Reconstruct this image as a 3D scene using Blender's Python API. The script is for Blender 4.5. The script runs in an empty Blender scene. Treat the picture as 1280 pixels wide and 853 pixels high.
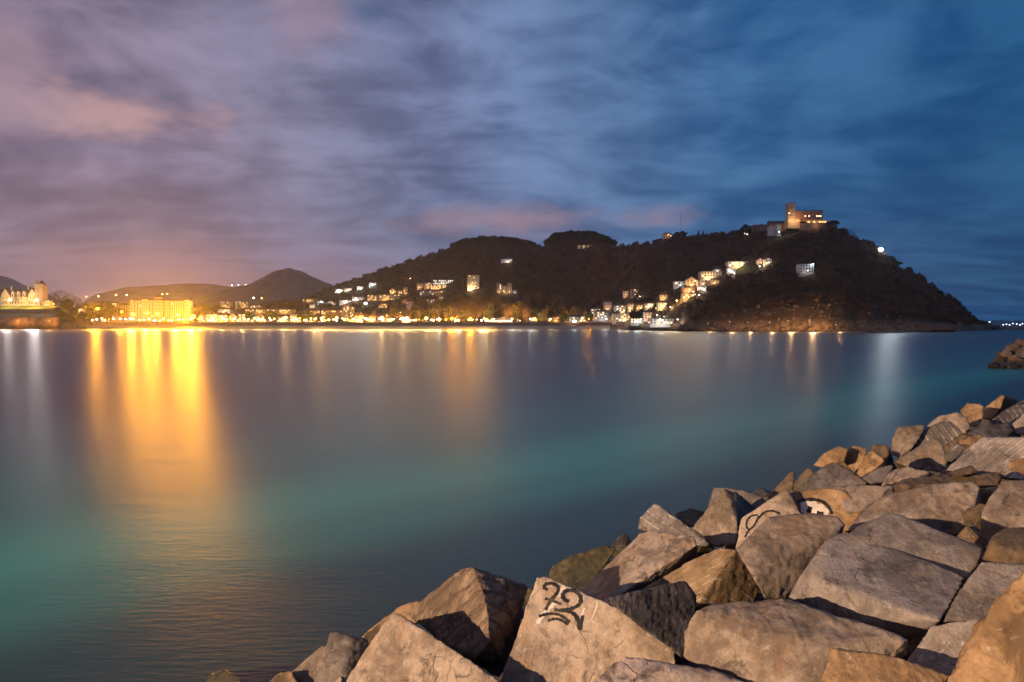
import bpy, bmesh, math, random
import numpy as np
from mathutils import Vector, noise, Matrix
from mathutils.bvhtree import BVHTree

random.seed(7)
rng = np.random.default_rng(7)
SC = bpy.context.scene
COL = SC.collection
F = 924.0; CX = 640.0; HY = 407.0; H = 7.0      # focal length in photo pixels, horizon row, eye height

def P(px, py, Y):
    return Vector(((px - CX) * Y / F, Y, H - (py - HY) * Y / F))
def ray(px, py):
    return Vector(((px - CX) / F, 1.0, -(py - HY) / F))
def lerp_tab(tab, x):
    if x <= tab[0][0]: return tab[0][1]
    for (a, b), (c, d) in zip(tab, tab[1:]):
        if x <= c: return b + (d - b) * (x - a) / (c - a)
    return tab[-1][1]
def s2l(*c):
    return tuple(((v / 255) / 12.92 if v / 255 <= .04045 else ((v / 255 + .055) / 1.055) ** 2.4) for v in c)

# ------------------------------------------------------------------ objects
def tag(o, label=None, cat=None, group=None, kind=None):
    if label: o['label'] = label
    if cat: o['category'] = cat
    if group: o['group'] = group
    if kind: o['kind'] = kind
    return o
def empty(name, loc, rz=0.0):
    o = bpy.data.objects.new(name, None); COL.objects.link(o)
    o.location = loc; o.rotation_euler.z = rz; o.empty_display_size = .2
    return o
def link(name, me, mat=None, parent=None, loc=None):
    if mat is not None and not me.materials: me.materials.append(mat)
    o = bpy.data.objects.new(name, me); COL.objects.link(o)
    if parent: o.parent = parent
    if loc is not None: o.location = loc
    return o
def mesh_np(name, V, Fc, smooth=False):
    me = bpy.data.meshes.new(name)
    V = np.asarray(V, dtype=np.float32); Fc = np.asarray(Fc, dtype=np.int32)
    k = Fc.shape[1]
    me.vertices.add(len(V)); me.vertices.foreach_set('co', V.ravel())
    me.loops.add(Fc.size); me.loops.foreach_set('vertex_index', Fc.ravel())
    me.polygons.add(len(Fc)); me.polygons.foreach_set('loop_start', np.arange(0, Fc.size, k, dtype=np.int32))
    if smooth: me.polygons.foreach_set('use_smooth', np.ones(len(Fc), dtype=bool))
    me.update(calc_edges=True); me.validate()
    return me
class MB:
    def __init__(s): s.v = []; s.f = []
    def box(s, x0, x1, y0, y1, z0, z1):
        b = len(s.v)
        s.v += [(x0,y0,z0),(x1,y0,z0),(x1,y1,z0),(x0,y1,z0),(x0,y0,z1),(x1,y0,z1),(x1,y1,z1),(x0,y1,z1)]
        s.f += [tuple(b+i for i in q) for q in ((0,3,2,1),(4,5,6,7),(0,1,5,4),(1,2,6,5),(2,3,7,6),(3,0,4,7))]
        return s
    def poly(s, pts, faces):
        b = len(s.v); s.v += [tuple(p) for p in pts]; s.f += [tuple(b+i for i in f) for f in faces]; return s
    def gable(s, x0, x1, y0, y1, z0, z1, along='x'):
        if along == 'x':
            ym = (y0+y1)/2
            s.poly([(x0,y0,z0),(x1,y0,z0),(x1,y1,z0),(x0,y1,z0),(x0,ym,z1),(x1,ym,z1)],
                   [(0,3,2,1),(0,1,5,4),(2,3,4,5),(0,4,3),(1,2,5)])
        else:
            xm = (x0+x1)/2
            s.poly([(x0,y0,z0),(x1,y0,z0),(x1,y1,z0),(x0,y1,z0),(xm,y0,z1),(xm,y1,z1)],
                   [(0,3,2,1),(0,1,4),(1,2,5,4),(2,3,5),(3,0,4,5)])
        return s
    def hip(s, x0, x1, y0, y1, z0, z1, ins=.35):
        w = (x1-x0); d = (y1-y0); a = min(w, d)*ins
        s.poly([(x0,y0,z0),(x1,y0,z0),(x1,y1,z0),(x0,y1,z0),(x0+a,(y0+y1)/2-d*.08,z1),(x1-a,(y0+y1)/2-d*.08,z1),(x1-a,(y0+y1)/2+d*.08,z1),(x0+a,(y0+y1)/2+d*.08,z1)],
               [(0,3,2,1),(4,5,6,7),(0,1,5,4),(1,2,6,5),(2,3,7,6),(3,0,4,7)])
        return s
    def tube(s, a, b, r0, r1, n=8, cap=True):
        a = Vector(a); b = Vector(b); d = (b-a).normalized()
        u = d.orthogonal().normalized(); w = d.cross(u)
        k = len(s.v)
        for c, r in ((a, r0), (b, r1)):
            for i in range(n):
                t = 2*math.pi*i/n; s.v.append(tuple(c + u*math.cos(t)*r + w*math.sin(t)*r))
        for i in range(n):
            j = (i+1) % n; s.f.append((k+i, k+j, k+n+j, k+n+i))
        if cap:
            s.f.append(tuple(k+i for i in range(n))[::-1]); s.f.append(tuple(k+n+i for i in range(n)))
        return s
    def ball(s, c, r, nu=10, nv=6, sz=1.0):
        k = len(s.v)
        for j in range(1, nv):
            t = math.pi*j/nv
            for i in range(nu):
                p = 2*math.pi*i/nu
                s.v.append((c[0]+r*math.sin(t)*math.cos(p), c[1]+r*math.sin(t)*math.sin(p), c[2]+r*sz*math.cos(t)))
        s.v += [(c[0],c[1],c[2]+r*sz), (c[0],c[1],c[2]-r*sz)]
        top = len(s.v)-2
        for j in range(nv-2):
            for i in range(nu):
                i2 = (i+1) % nu
                s.f.append((k+j*nu+i, k+(j+1)*nu+i, k+(j+1)*nu+i2, k+j*nu+i2))
        for i in range(nu):
            i2 = (i+1) % nu
            s.f.append((top, k+i, k+i2)); s.f.append((top+1, k+(nv-2)*nu+i2, k+(nv-2)*nu+i))
        return s
    def mesh(s, name):
        me = bpy.data.meshes.new(name); me.from_pydata(s.v, [], s.f); me.update(); return me
    def build(s, name, mat, parent=None, loc=None):
        return link(name, s.mesh(name), mat, parent, loc)

# ------------------------------------------------------------------ node helper
class G:
    def __init__(s, tree): s.t = tree; s.n = tree.nodes; s.l = tree.links
    def node(s, typ, props=None, ins=None):
        n = s.n.new(typ)
        for k, v in (props or {}).items(): setattr(n, k, v)
        for k, v in (ins or {}).items(): s.set(n.inputs[k], v)
        return n
    def set(s, sock, v):
        if isinstance(v, bpy.types.NodeSocket): s.l.new(v, sock)
        elif isinstance(v, (tuple, list)):
            v = tuple(v)
            if sock.type == 'RGBA' and len(v) == 3: v = v + (1,)
            sock.default_value = v
        else: sock.default_value = v
    def m(s, op, a, b=0.0, c=0.0, clamp=False):
        n = s.node('ShaderNodeMath', {'operation': op, 'use_clamp': clamp}, {0: a, 1: b, 2: c}); return n.outputs[0]
    def vm(s, op, a, b=None, scale=None):
        n = s.node('ShaderNodeVectorMath', {'operation': op}, {0: a})
        if b is not None: s.set(n.inputs[1], b)
        if scale is not None: s.set(n.inputs['Scale'], scale)
        return n.outputs['Value'] if op in ('DOT_PRODUCT', 'LENGTH', 'DISTANCE') else n.outputs[0]
    def mix(s, f, a, b, mode='MIX'):
        n = s.node('ShaderNodeMix', {'data_type': 'RGBA', 'blend_type': mode})
        s.set(n.inputs[0], f); s.set(n.inputs[6], a); s.set(n.inputs[7], b); return n.outputs[2]
    def ramp(s, f, stops, interp='EASE'):
        n = s.node('ShaderNodeValToRGB'); r = n.color_ramp; r.interpolation = interp
        while len(r.elements) < len(stops): r.elements.new(.5)
        for e, (p, c) in zip(r.elements, stops):
            e.position = p
            e.color = (c, c, c, 1) if isinstance(c, (int, float)) else tuple(c) + (1,)
        s.set(n.inputs[0], f); return n.outputs[0]
    def mr(s, v, a, b, c=0.0, d=1.0, smooth=True):
        n = s.node('ShaderNodeMapRange', {'interpolation_type': 'SMOOTHSTEP' if smooth else 'LINEAR'},
                   {0: v, 1: a, 2: b, 3: c, 4: d}); return n.outputs[0]
    def noise(s, vec, scale, detail=4, rough=.55, dist=0.0, dim='3D', w=None):
        n = s.node('ShaderNodeTexNoise', {'noise_dimensions': dim}, {'Vector': vec, 'Scale': scale, 'Detail': detail, 'Roughness': rough, 'Distortion': dist})
        if w is not None: s.set(n.inputs['W'], w)
        return n.outputs[0]
    def mapping(s, vec, loc=(0,0,0), rot=(0,0,0), sc=(1,1,1)):
        n = s.node('ShaderNodeMapping', None, {0: vec, 1: loc, 2: rot, 3: sc}); return n.outputs[0]

def new_mat(name):
    m = bpy.data.materials.new(name); m.use_nodes = True
    for n in list(m.node_tree.nodes): m.node_tree.nodes.remove(n)
    g = G(m.node_tree)
    out = g.node('ShaderNodeOutputMaterial')
    return m, g, out
def principled(g, out, color, rough=.8, spec=.3, bump=None, bs=.5, bd=.02, extra=None):
    b = g.node('ShaderNodeBsdfPrincipled', None, {'Base Color': color, 'Roughness': rough, 'Specular IOR Level': spec})
    for k, v in (extra or {}).items(): g.set(b.inputs[k], v)
    if bump is not None:
        bn = g.node('ShaderNodeBump', None, {'Height': bump, 'Strength': bs, 'Distance': bd})
        g.l.new(bn.outputs[0], b.inputs['Normal'])
    g.l.new(b.outputs[0], out.inputs[0]); return b
def simple_mat(name, col, rough=.8, var=.25, scale=.4, spec=.25):
    m, g, out = new_mat(name)
    tc = g.node('ShaderNodeTexCoord').outputs['Object']
    n = g.noise(tc, scale, 4)
    dark = tuple(c*(1-var) for c in col); lite = tuple(min(1, c*(1+var)) for c in col)
    principled(g, out, g.ramp(n, [(.3, dark), (.7, lite)]), rough, spec)
    return m
def emit_mat(name, col, strength, sampling='NONE'):
    m, g, out = new_mat(name)
    e = g.node('ShaderNodeEmission', None, {'Color': col, 'Strength': strength})
    g.l.new(e.outputs[0], out.inputs[0])
    m.cycles.emission_sampling = sampling
    return m

# ------------------------------------------------------------------ camera, view
cam_d = bpy.data.cameras.new('camera'); cam = bpy.data.objects.new('camera', cam_d); COL.objects.link(cam)
cam.location = (0, 0, H); cam.rotation_euler = (math.radians(90), 0, 0)
cam_d.sensor_width = 36; cam_d.lens = 36 * F / 1280.0
cam_d.shift_y = -(426.5 - HY) / 1280.0
cam_d.clip_start = .1; cam_d.clip_end = 60000
SC.camera = cam
SC.view_settings.view_transform = 'Standard'; SC.view_settings.look = 'None'
SC.view_settings.exposure = 0; SC.view_settings.gamma = 1
SC.render.engine = 'CYCLES'
cy = SC.cycles
cy.use_adaptive_sampling = True; cy.adaptive_threshold = .02; cy.use_light_tree = True; cy.max_bounces = 5; cy.diffuse_bounces = 2; cy.glossy_bounces = 3
cy.volume_bounces = 0; cy.sample_clamp_indirect = 2.0; cy.sample_clamp_direct = 0
cy.caustics_reflective = False; cy.caustics_refractive = False
cy.use_denoising = True

# ------------------------------------------------------------------ world: dusk sky with streaky cloud
w = bpy.data.worlds.new('World'); SC.world = w; w.use_nodes = True
w.cycles.sampling_method = 'MANUAL'; w.cycles.sample_map_resolution = 128
for n in list(w.node_tree.nodes): w.node_tree.nodes.remove(n)
g = G(w.node_tree)
tc = g.node('ShaderNodeTexCoord').outputs['Generated']
nrm = g.vm('NORMALIZE', tc)
sep = g.node('ShaderNodeSeparateXYZ', None, {0: nrm})
X, Yv, Z = sep.outputs
zc = g.m('MAXIMUM', Z, 0.0)
den = g.m('ADD', zc, 0.13)
pl = g.node('ShaderNodeCombineXYZ', None, {0: g.m('DIVIDE', X, den), 1: g.m('DIVIDE', Yv, den), 2: 0.0}).outputs[0]
warp = g.node('ShaderNodeTexNoise', None, {'Vector': pl, 'Scale': .5, 'Detail': 1}).outputs[1]
plw = g.vm('ADD', pl, g.vm('SCALE', g.vm('SUBTRACT', warp, (.5, .5, .5)), scale=1.4))
c2 = g.noise(g.mapping(plw, loc=(3, 1, 0), sc=(.9, 2.2, 1), rot=(0, 0, .15)), 2.0, 4, .55)
bnz = g.noise(g.mapping(nrm, sc=(1, 1, 2.4)), 6.0, 4, .6)
puff = g.node('ShaderNodeTexNoise', None, {'Vector': g.mapping(nrm, sc=(1, 1, 2.3), rot=(.0, -.12, 0)), 'Scale': 6.4, 'Detail': 4, 'Roughness': .56, 'Distortion': .35}).outputs[0]
low = g.mr(Z, .03, .16, .35, .75)
cl = g.m('ADD', g.m('MULTIPLY', puff, low), g.m('MULTIPLY', c2, g.m('SUBTRACT', 1.0, low)))
cover = g.mr(cl, .33, .67)
hx = g.mr(X, -.62, .62, smooth=False)
dark = g.ramp(hx, [(0, s2l(98, 84, 112)), (.25, s2l(84, 82, 116)), (.5, s2l(54, 80, 124)), (.72, s2l(24, 72, 120)), (1, s2l(2, 54, 100))], 'LINEAR')
lite = g.ramp(hx, [(0, s2l(152, 124, 148)), (.25, s2l(128, 124, 162)), (.5, s2l(102, 128, 172)), (.72, s2l(70, 112, 156)), (1, s2l(28, 80, 122))], 'LINEAR')
colr = g.mix(cover, dark, lite)
# warm lit cloud patches (town glow on the cloud base)
def blob(px, py, sx, sy, col, amt, c):
    d = ray(px, py).normalized()
    nz = bnz
    dx = g.m('DIVIDE', g.m('SUBTRACT', X, d.x), sx)
    dz = g.m('DIVIDE', g.m('SUBTRACT', Z, d.z), sy)
    r = g.m('SQRT', g.m('ADD', g.m('MULTIPLY', dx, dx), g.m('MULTIPLY', dz, dz)))
    r = g.m('ADD', r, g.m('MULTIPLY', g.m('SUBTRACT', nz, .5), 3.6))
    f = g.mr(r, 1.3, .1, 0, amt)
    f = g.m('MULTIPLY', f, g.m('GREATER_THAN', Yv, 0.0))
    return g.mix(f, c, col)
colr = blob(165, 140, .095, .032, s2l(178, 134, 138), .9, colr)
colr = blob(5, 90, .055, .07, s2l(165, 130, 146), .5, colr)
colr = blob(395, 20, .05, .05, s2l(158, 128, 148), .5, colr)
colr = blob(470, 15, .045, .022, s2l(48, 78, 122), .7, colr)
colr = blob(640, 272, .17, .022, s2l(156, 124, 134), .75, colr)
colr = blob(80, 240, .16, .03, s2l(84, 70, 96), .6, colr)
colr = blob(230, 340, .34, .035, s2l(150, 116, 134), .55, colr)
# streaky modulation and warm glow over the town
hz = g.mr(zc, .0, .16, 1.0, 0.0)
hzl = g.m('MULTIPLY', hz, g.mr(X, .22, -.35))
colr = g.mix(g.m('MULTIPLY', hzl, .5), colr, s2l(150, 104, 112))
ngl = g.m('MULTIPLY', g.mr(zc, .0, .05, 1.0, 0.0), g.m('MULTIPLY', g.mr(X, -.02, -.3), g.mr(X, -.75, -.5)))
colr = g.mix(g.m('MULTIPLY', ngl, .75), colr, s2l(206, 130, 70))
# clear blue showing through above, a little of the real twilight sky
sky = g.node('ShaderNodeTexSky'); sky.sky_type = 'NISHITA'; sky.sun_disc = False
SUN_EL, SUN_ROT = math.radians(3.0), math.radians(235)
sky.sun_elevation = SUN_EL; sky.sun_rotation = SUN_ROT
skyc = g.vm('SCALE', sky.outputs[0], scale=.006)
colr = g.vm('ADD', colr, skyc)
hs = g.node('ShaderNodeHueSaturation', None, {'Saturation': g.mr(X, -.4, .4, .80, 1.04), 'Color': colr}); colr = hs.outputs[0]
# brighter cloud overhead and behind
up = g.m('ADD', g.mr(Z, .42, .95, 1.0, 1.35), g.m('MULTIPLY', g.mr(Yv, .1, -.7, 0.0, 1.0), .3))
colr = g.vm('SCALE', colr, scale=g.m('MULTIPLY', up, g.mr(Z, -.3, 0.0, .25, 1.0)))
bg = g.node('ShaderNodeBackground', None, {'Color': colr, 'Strength': 1.16})
g.l.new(bg.outputs[0], g.node('ShaderNodeOutputWorld').inputs[0])

def add_light(name, kind, loc, power, col, size=.5, parent=None, rot=None, spot=None, blend=.5):
    d = bpy.data.lights.new(name, kind); d.energy = power; d.color = col
    if kind == 'SUN': d.angle = size
    else: d.shadow_soft_size = size
    if spot: d.spot_size = spot; d.spot_blend = blend
    o = bpy.data.objects.new(name, d); COL.objects.link(o)
    if parent: o.parent = parent
    o.location = loc
    if rot is not None: o.rotation_euler = rot
    return o
sd = Vector((math.sin(SUN_ROT)*math.cos(SUN_EL), math.cos(SUN_ROT)*math.cos(SUN_EL), math.sin(SUN_EL)))

# ------------------------------------------------------------------ breakwater depth model
DP = [(1250,840,3.2),(1250,760,5),(1250,700,6.5),(1250,640,9),(1250,600,13),(1250,570,17),(1250,540,24),(1250,515,33),(1250,495,42),
 (1000,840,6.5),(1000,780,7.5),(1000,720,9),(1000,680,10.5),(1000,640,14),(1000,610,19),(1000,590,24),
 (850,840,7.5),(850,780,9.5),(850,720,12.5),(850,680,15.5),(850,650,19),(850,635,22),
 (700,840,9),(700,780,11),(700,740,13.5),(700,700,17.5),(600,840,10),(600,780,12),(600,730,14.5),
 (480,850,11),(480,800,12.5),(480,770,14),(400,850,12),(400,800,13.5),(280,850,14),
 (1100,840,5.2),(1100,780,6.4),(1100,720,8),(1100,660,10.5),(1100,620,14),(1100,590,19),(1100,560,25),(1150,560,22),(1150,530,30)]
def Tref(px, py):
    sw = s = 0
    for (x, y, t) in DP:
        w_ = 1.0/(((x-px)**2)*.35 + (y-py)**2*2.2 + 60)**1.6
        sw += w_; s += w_/t
    return sw/s

# ------------------------------------------------------------------ rock materials
def rock_mat(name, c_dark, c_lite, c_stain, pale=.35, stain=.5, stripes=None):
    c_dark = tuple(x*.62 for x in c_dark); c_lite = tuple(x*.74 for x in c_lite); c_stain = tuple(x*.7 for x in c_stain)
    m, g, out = new_mat(name)
    tc = g.node('ShaderNodeTexCoord').outputs['Object']
    rnd = g.node('ShaderNodeObjectInfo').outputs['Random']
    v = g.vm('ADD', tc, g.vm('SCALE', (13.1, 7.3, 5.7), scale=rnd))
    n1 = g.noise(v, 1.1, 6, .6, .6)
    n2 = g.noise(v, 5.5, 8, .68, .3)
    n3 = g.noise(v, 38, 5, .7)
    col = g.mix(g.mr(g.m('ADD', g.m('MULTIPLY', n1, .55), g.m('MULTIPLY', n2, .45)), .41, .60), c_dark, c_lite)
    # rusty run-down stains: noise stretched along z
    st = g.noise(g.mapping(v, sc=(3.2, 3.2, .5)), 1.3, 6, .6, .4)
    col = g.mix(g.mr(st, .50, .68, 0, stain), col, c_stain)
    # dark lichen blotches and pits
    bl = g.noise(v, 2.6, 7, .72, 1.0)
    col = g.mix(g.mr(bl, .54, .64, 0, .75), col, tuple(x*.35 for x in c_dark))
    # pale salt marks
    pl_ = g.noise(g.vm('ADD', v, (4, 9, 2)), 4.0, 8, .75, 1.6)
    col = g.mix(g.mr(pl_, .60, .66, 0, pale), col, (.52, .47, .42))
    sp = g.noise(v, 17, 3, .6)
    col = g.mix(g.mr(sp, .70, .74, 0, pale), col, (.6, .55, .5))
    col = g.mix(g.mr(n3, .3, .7, .0, .35), col, tuple(x*.55 for x in c_dark))
    cr = g.node('ShaderNodeTexVoronoi', {'feature': 'DISTANCE_TO_EDGE'}, {'Vector': g.vm('ADD', v, g.vm('SCALE', g.vm('SUBTRACT', g.node('ShaderNodeTexNoise', None, {'Vector': v, 'Scale': 3, 'Detail': 5}).outputs[1], (.5,.5,.5)), scale=.22)), 'Scale': 1.15}).outputs[0]
    crack = g.mr(cr, .0, .014, 1.0, 0.0)
    crack = g.m('MULTIPLY', crack, g.mr(n1, .52, .66, 0, .8))
    col = g.mix(g.m('MULTIPLY', crack, .5), col, tuple(x*.25 for x in c_dark))
    hgt = g.m('ADD', g.m('MULTIPLY', n2, .8), g.m('MULTIPLY', n3, .28))
    br = g.node('ShaderNodeVectorRotate', {'rotation_type': 'AXIS_ANGLE'}, {'Vector': v, 'Axis': (.6, .6, .5), 'Angle': g.m('MULTIPLY', rnd, 6.0)}).outputs[0]
    bed = g.noise(g.mapping(br, sc=(2, 2, 9), rot=(.35, .25, 0)), 2.0, 4, .6)
    hgt = g.m('ADD', hgt, g.m('MULTIPLY', bed, .30))
    hgt = g.m('SUBTRACT', hgt, g.m('MULTIPLY', crack, .35))
    if stripes:
        d, fr, colS, duty = stripes
        dn = Vector(d).normalized()
        ph = g.m('ADD', g.m('MULTIPLY', g.vm('DOT_PRODUCT', tc, tuple(dn)), fr), g.m('MULTIPLY', n1, .8))
        ph = g.m('ADD', ph, g.m('MULTIPLY', n2, .45))
        tri = g.m('PINGPONG', ph, .5)
        msk = g.mr(tri, .5-duty, .5-duty*.55)
        msk2 = g.m('MULTIPLY', msk, g.m('MULTIPLY', g.mr(n2, .38, .58, .0, .8), g.mr(n1, .36, .56, .1, 1.0)))
        col = g.mix(msk2, col, colS)
        hgt = g.m('ADD', hgt, g.m('MULTIPLY', msk, 1.1))
    col = g.vm('SCALE', col, scale=g.mr(rnd, 0, 1, .78, 1.2, smooth=False))
    wz = g.node('ShaderNodeSeparateXYZ', None, {0: g.node('ShaderNodeNewGeometry').outputs['Position']}).outputs[2]
    wet = g.mr(g.m('ADD', wz, g.m('MULTIPLY', n1, .9)), 1.95, 1.25)     # tide line: dark, wet, weedy
    col = g.mix(g.m('MULTIPLY', wet, .8), col, (.022, .022, .012))
    principled(g, out, col, g.m('SUBTRACT', .86, g.m('MULTIPLY', wet, .5)), .3, hgt, 1.0, .032)
    return m
RM = {
 'tan':   rock_mat('rock_tan', (.20,.150,.115), (.40,.315,.25), (.32,.19,.10)),
 'pink':  rock_mat('rock_pinkish', (.21,.16,.14), (.42,.34,.30), (.34,.22,.15), .5, .35),
 'grey':  rock_mat('rock_grey', (.15,.125,.115), (.29,.25,.23), (.25,.17,.11), .3, .3),
 'orange':rock_mat('rock_ochre', (.24,.145,.075), (.42,.27,.15), (.40,.21,.08), .3, .55),
 'brown': rock_mat('rock_brown', (.10,.07,.045), (.21,.145,.09), (.20,.12,.05), .15, .5),
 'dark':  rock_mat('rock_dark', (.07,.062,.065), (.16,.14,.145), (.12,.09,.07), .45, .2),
 'moss':  rock_mat('rock_mossy', (.05,.042,.02), (.15,.115,.05), (.12,.09,.03), .1, .5),
 'bedded':rock_mat('rock_bedded', (.15,.105,.075), (.36,.27,.20), (.32,.19,.10), .3, .4, ((.55,.1,.83), 5.5, (.09,.055,.035), .10)),
 'plank': rock_mat('rock_grooved', (.26,.17,.09), (.44,.30,.17), (.40,.24,.11), .1, .3, ((.45,-.2,-.9), 9.0, (.50,.42,.33), .07)),
 'lined': rock_mat('rock_veined', (.17,.14,.13), (.32,.27,.25), (.27,.18,.12), .5, .2, ((.6,.1,.8), 3.6, (.50,.44,.40), .07)),
 'rib':   rock_mat('rock_ribbed', (.10,.08,.07), (.19,.155,.13), (.18,.12,.07), .2, .2, ((.85,.0,-.5), 5.0, (.42,.35,.29), .17)),
 'ribs':  rock_mat('rock_ribbed_slope', (.13,.115,.115), (.24,.21,.21), (.2,.16,.13), .4, .1, ((.75,.25,-.6), 5.0, (.30,.26,.25), .2)),
 'ribw':  rock_mat('rock_ribbed_wide', (.14,.11,.09), (.25,.20,.17), (.22,.15,.09), .2, .2, ((.85,.2,.3), 3.4, (.42,.35,.29), .15)),
}
NV = {'T': (-.05,-.30,.95), 'TL': (-.50,-.35,.79), 'L': (-.78,-.50,.38), 'F': (-.15,-.95,.28), 'FL': (-.50,-.78,.37),
      'R': (.80,-.60,.10), 'FR': (.45,-.85,.28), 'U': (.35,-.85,-.40), 'TF': (-.15,-.62,.77), 'TR': (.35,-.35,.87), 'FT': (-.3,-.8,.52), 'LT': (-.62,-.45,.64)}

rock_objs = {}
RB = {'grey': ((.15,.125,.115), (.29,.25,.23), (.25,.17,.11), .3, .3), 'tan': ((.20,.150,.115), (.40,.315,.25), (.32,.19,.10)), 'brown': ((.16,.11,.075), (.36,.26,.19), (.32,.19,.10), .3, .4),
      'ochre': ((.26,.17,.09), (.44,.30,.17), (.40,.24,.11), .1, .3), 'dim': ((.12,.10,.09), (.20,.165,.15), (.18,.12,.08), .2, .2)}
STRIPE = {'r7': ('brown', ((505,768),(555,722)), 13, (.055,.035,.022), .13), 'r12': ('grey', ((820,636),(868,668)), 11, (.48,.43,.39), .09),
 'r13b': ('ochre', ((798,737),(895,684)), 6.5, (.52,.45,.37), .12), 'r36': ('dim', ((1189,528),(1201,542)), 8, (.42,.35,.29), .16), 'r40': ('dim', ((1250,519),(1257,528)), 6.5, (.42,.35,.30), .18),
 'r44': ('grey', ((1188,584),(1230,547)), 8, (.33,.29,.27), .17), 'r45': ('dim', ((1180,571),(1192,557)), 8, (.42,.35,.29), .16)}
def make_rock(key, label, mat, facets, s=1.0, rough=1.0, thick=.8, vox=1.0, cat='rock', T=None, group='breakwater rocks heaped along the shore'):
    """facets: (normal code, [(px,py),...]) - the first is anchored at the slope's depth, the others share a corner with it"""
    known = {}
    f0 = facets[0][1]
    cx = sum(p[0] for p in f0)/len(f0); cyy = sum(p[1] for p in f0)/len(f0)
    T0 = T or Tref(cx, cyy)*s
    anchor = ray(cx, cyy)*T0
    for i, (nc, pts) in enumerate(facets):
        n = Vector(NV[nc] if isinstance(nc, str) else nc).normalized()
        if i == 0: a = anchor
        else:
            sh = [p for p in pts if p in known]
            a = sum((known[p] for p in sh), Vector())/len(sh) if sh else anchor
        for p in pts:
            if p in known: continue
            r = ray(*p); dn = r.dot(n)
            if abs(dn) < .05: dn = -.05
            t = a.dot(n)/dn
            t = min(max(t, T0*.74), T0*1.42)
            known[p] = r*t
    if key in STRIPE:
        base, (q1, q2), sp, colS, duty = STRIPE[key]
        n = Vector(NV[facets[0][0]]).normalized()
        def onp(p):
            r = ray(*p); return r*(anchor.dot(n)/r.dot(n))
        a_, b_ = onp(q1), onp(q2); d_ = n.cross(b_-a_).normalized()
        u_ = Vector((q2[0]-q1[0], q2[1]-q1[1])).normalized()
        c_ = onp((q1[0]-u_.y*sp, q1[1]+u_.x*sp)); fr_ = 1.0/max(.02, abs((c_-a_).dot(d_)))
        mat_use = rock_mat('rock_' + base, *RB[base], stripes=(d_, fr_, colS, duty))
    else: mat_use = RM[mat]
    allp = list(known.keys())
    gx = sum(p[0] for p in allp)/len(allp); gy = sum(p[1] for p in allp)/len(allp)
    ext = max(max(p[0] for p in allp)-min(p[0] for p in allp), max(p[1] for p in allp)-min(p[1] for p in allp))
    size = ext*T0/F
    pts3 = [v.copy() for v in known.values()]
    for p, v in known.items():
        q = (gx+(p[0]-gx)*.80, gy+(p[1]-gy)*.80)
        pts3.append(ray(*q)*(v.y + size*thick*.75))
    C = sum(pts3, Vector())/len(pts3)
    bm = bmesh.new()
    for v in pts3: bm.verts.new(v - C)
    r_ = bmesh.ops.convex_hull(bm, input=bm.verts)
    junk = [e for e in set(r_['geom_interior'] + r_['geom_unused']) if isinstance(e, bmesh.types.BMVert)]
    bmesh.ops.delete(bm, geom=junk, context='VERTS')
    bmesh.ops.recalc_face_normals(bm, faces=bm.faces)
    me = bpy.data.meshes.new('tmp'); bm.to_mesh(me); bm.free()
    o = bpy.data.objects.new('tmp', me); COL.objects.link(o)
    md = o.modifiers.new('r', 'REMESH'); md.mode = 'VOXEL'
    md.voxel_size = max(T0*.0030*vox, size/130); md.adaptivity = 0
    sm = o.modifiers.new('s', 'SMOOTH'); sm.iterations = 1; sm.factor = .5
    md_vox = md.voxel_size
    dg = bpy.context.evaluated_depsgraph_get()
    me2 = bpy.data.meshes.new_from_object(o.evaluated_get(dg))
    bpy.data.objects.remove(o); bpy.data.meshes.remove(me)
    nv = len(me2.vertices)
    co = np.empty(nv*3, dtype=np.float32); me2.vertices.foreach_get('co', co); co = co.reshape(-1, 3)
    no = np.empty(nv*3, dtype=np.float32); me2.vertices.foreach_get('normal', no); no = no.reshape(-1, 3)
    ne = len(me2.edges); ed = np.empty(ne*2, dtype=np.int32); me2.edges.foreach_get('vertices', ed); ed = ed.reshape(-1, 2)
    def navg(a):
        acc = np.zeros_like(a); cnt = np.zeros(nv, dtype=np.float32)
        np.add.at(acc, ed[:, 0], a[ed[:, 1]]); np.add.at(acc, ed[:, 1], a[ed[:, 0]])
        np.add.at(cnt, ed[:, 0], 1); np.add.at(cnt, ed[:, 1], 1)
        return acc/np.maximum(cnt, 1).reshape((-1,)+(1,)*(a.ndim-1))
    cur = ((co-navg(co))*no).sum(axis=1)/md_vox
    for _ in range(5): cur = navg(cur)
    edge_w = np.clip(cur/max(1e-6, float(np.percentile(cur, 97))), 0, 1)
    seed = Vector((len(rock_objs)*3.7, len(rock_objs)*1.3, 2.2))
    fs = 1.0/max(size, .3)
    A1 = .013*size*rough; A2 = .0055*size*rough; A3 = .0045*size*rough
    out_ = np.empty_like(co)
    for i in range(nv):
        p = Vector(co[i]) ; n = no[i]
        q = p*fs + seed
        a = noise.noise(q*1.9)*A1
        b = noise.ridged_multi_fractal(q*5.0, 1.0, 2.1, 3, .9, 2.0) if rough > 0 else 0
        c = noise.fractal(q*19, .8, 2.0, 2)
        k = noise.cell(q*4.2)   # chipped flakes
        d = a - (b-1.0)*A2 + c*A3*1.6 + (k-.5)*A3*.9
        ew = edge_w[i]
        if ew > .15: d -= ew*size*.010*max(0.0, noise.noise(q*6.5)+.18)*(1.3 if rough < 2 else 1) + ew*size*.006*abs(noise.noise(q*15))
        out_[i] = co[i] + n*d
    me2.vertices.foreach_set('co', out_.ravel())
    me2.polygons.foreach_set('use_smooth', np.ones(len(me2.polygons), dtype=bool))
    me2.name = 'rock'; me2.materials.clear(); me2.update()
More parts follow.
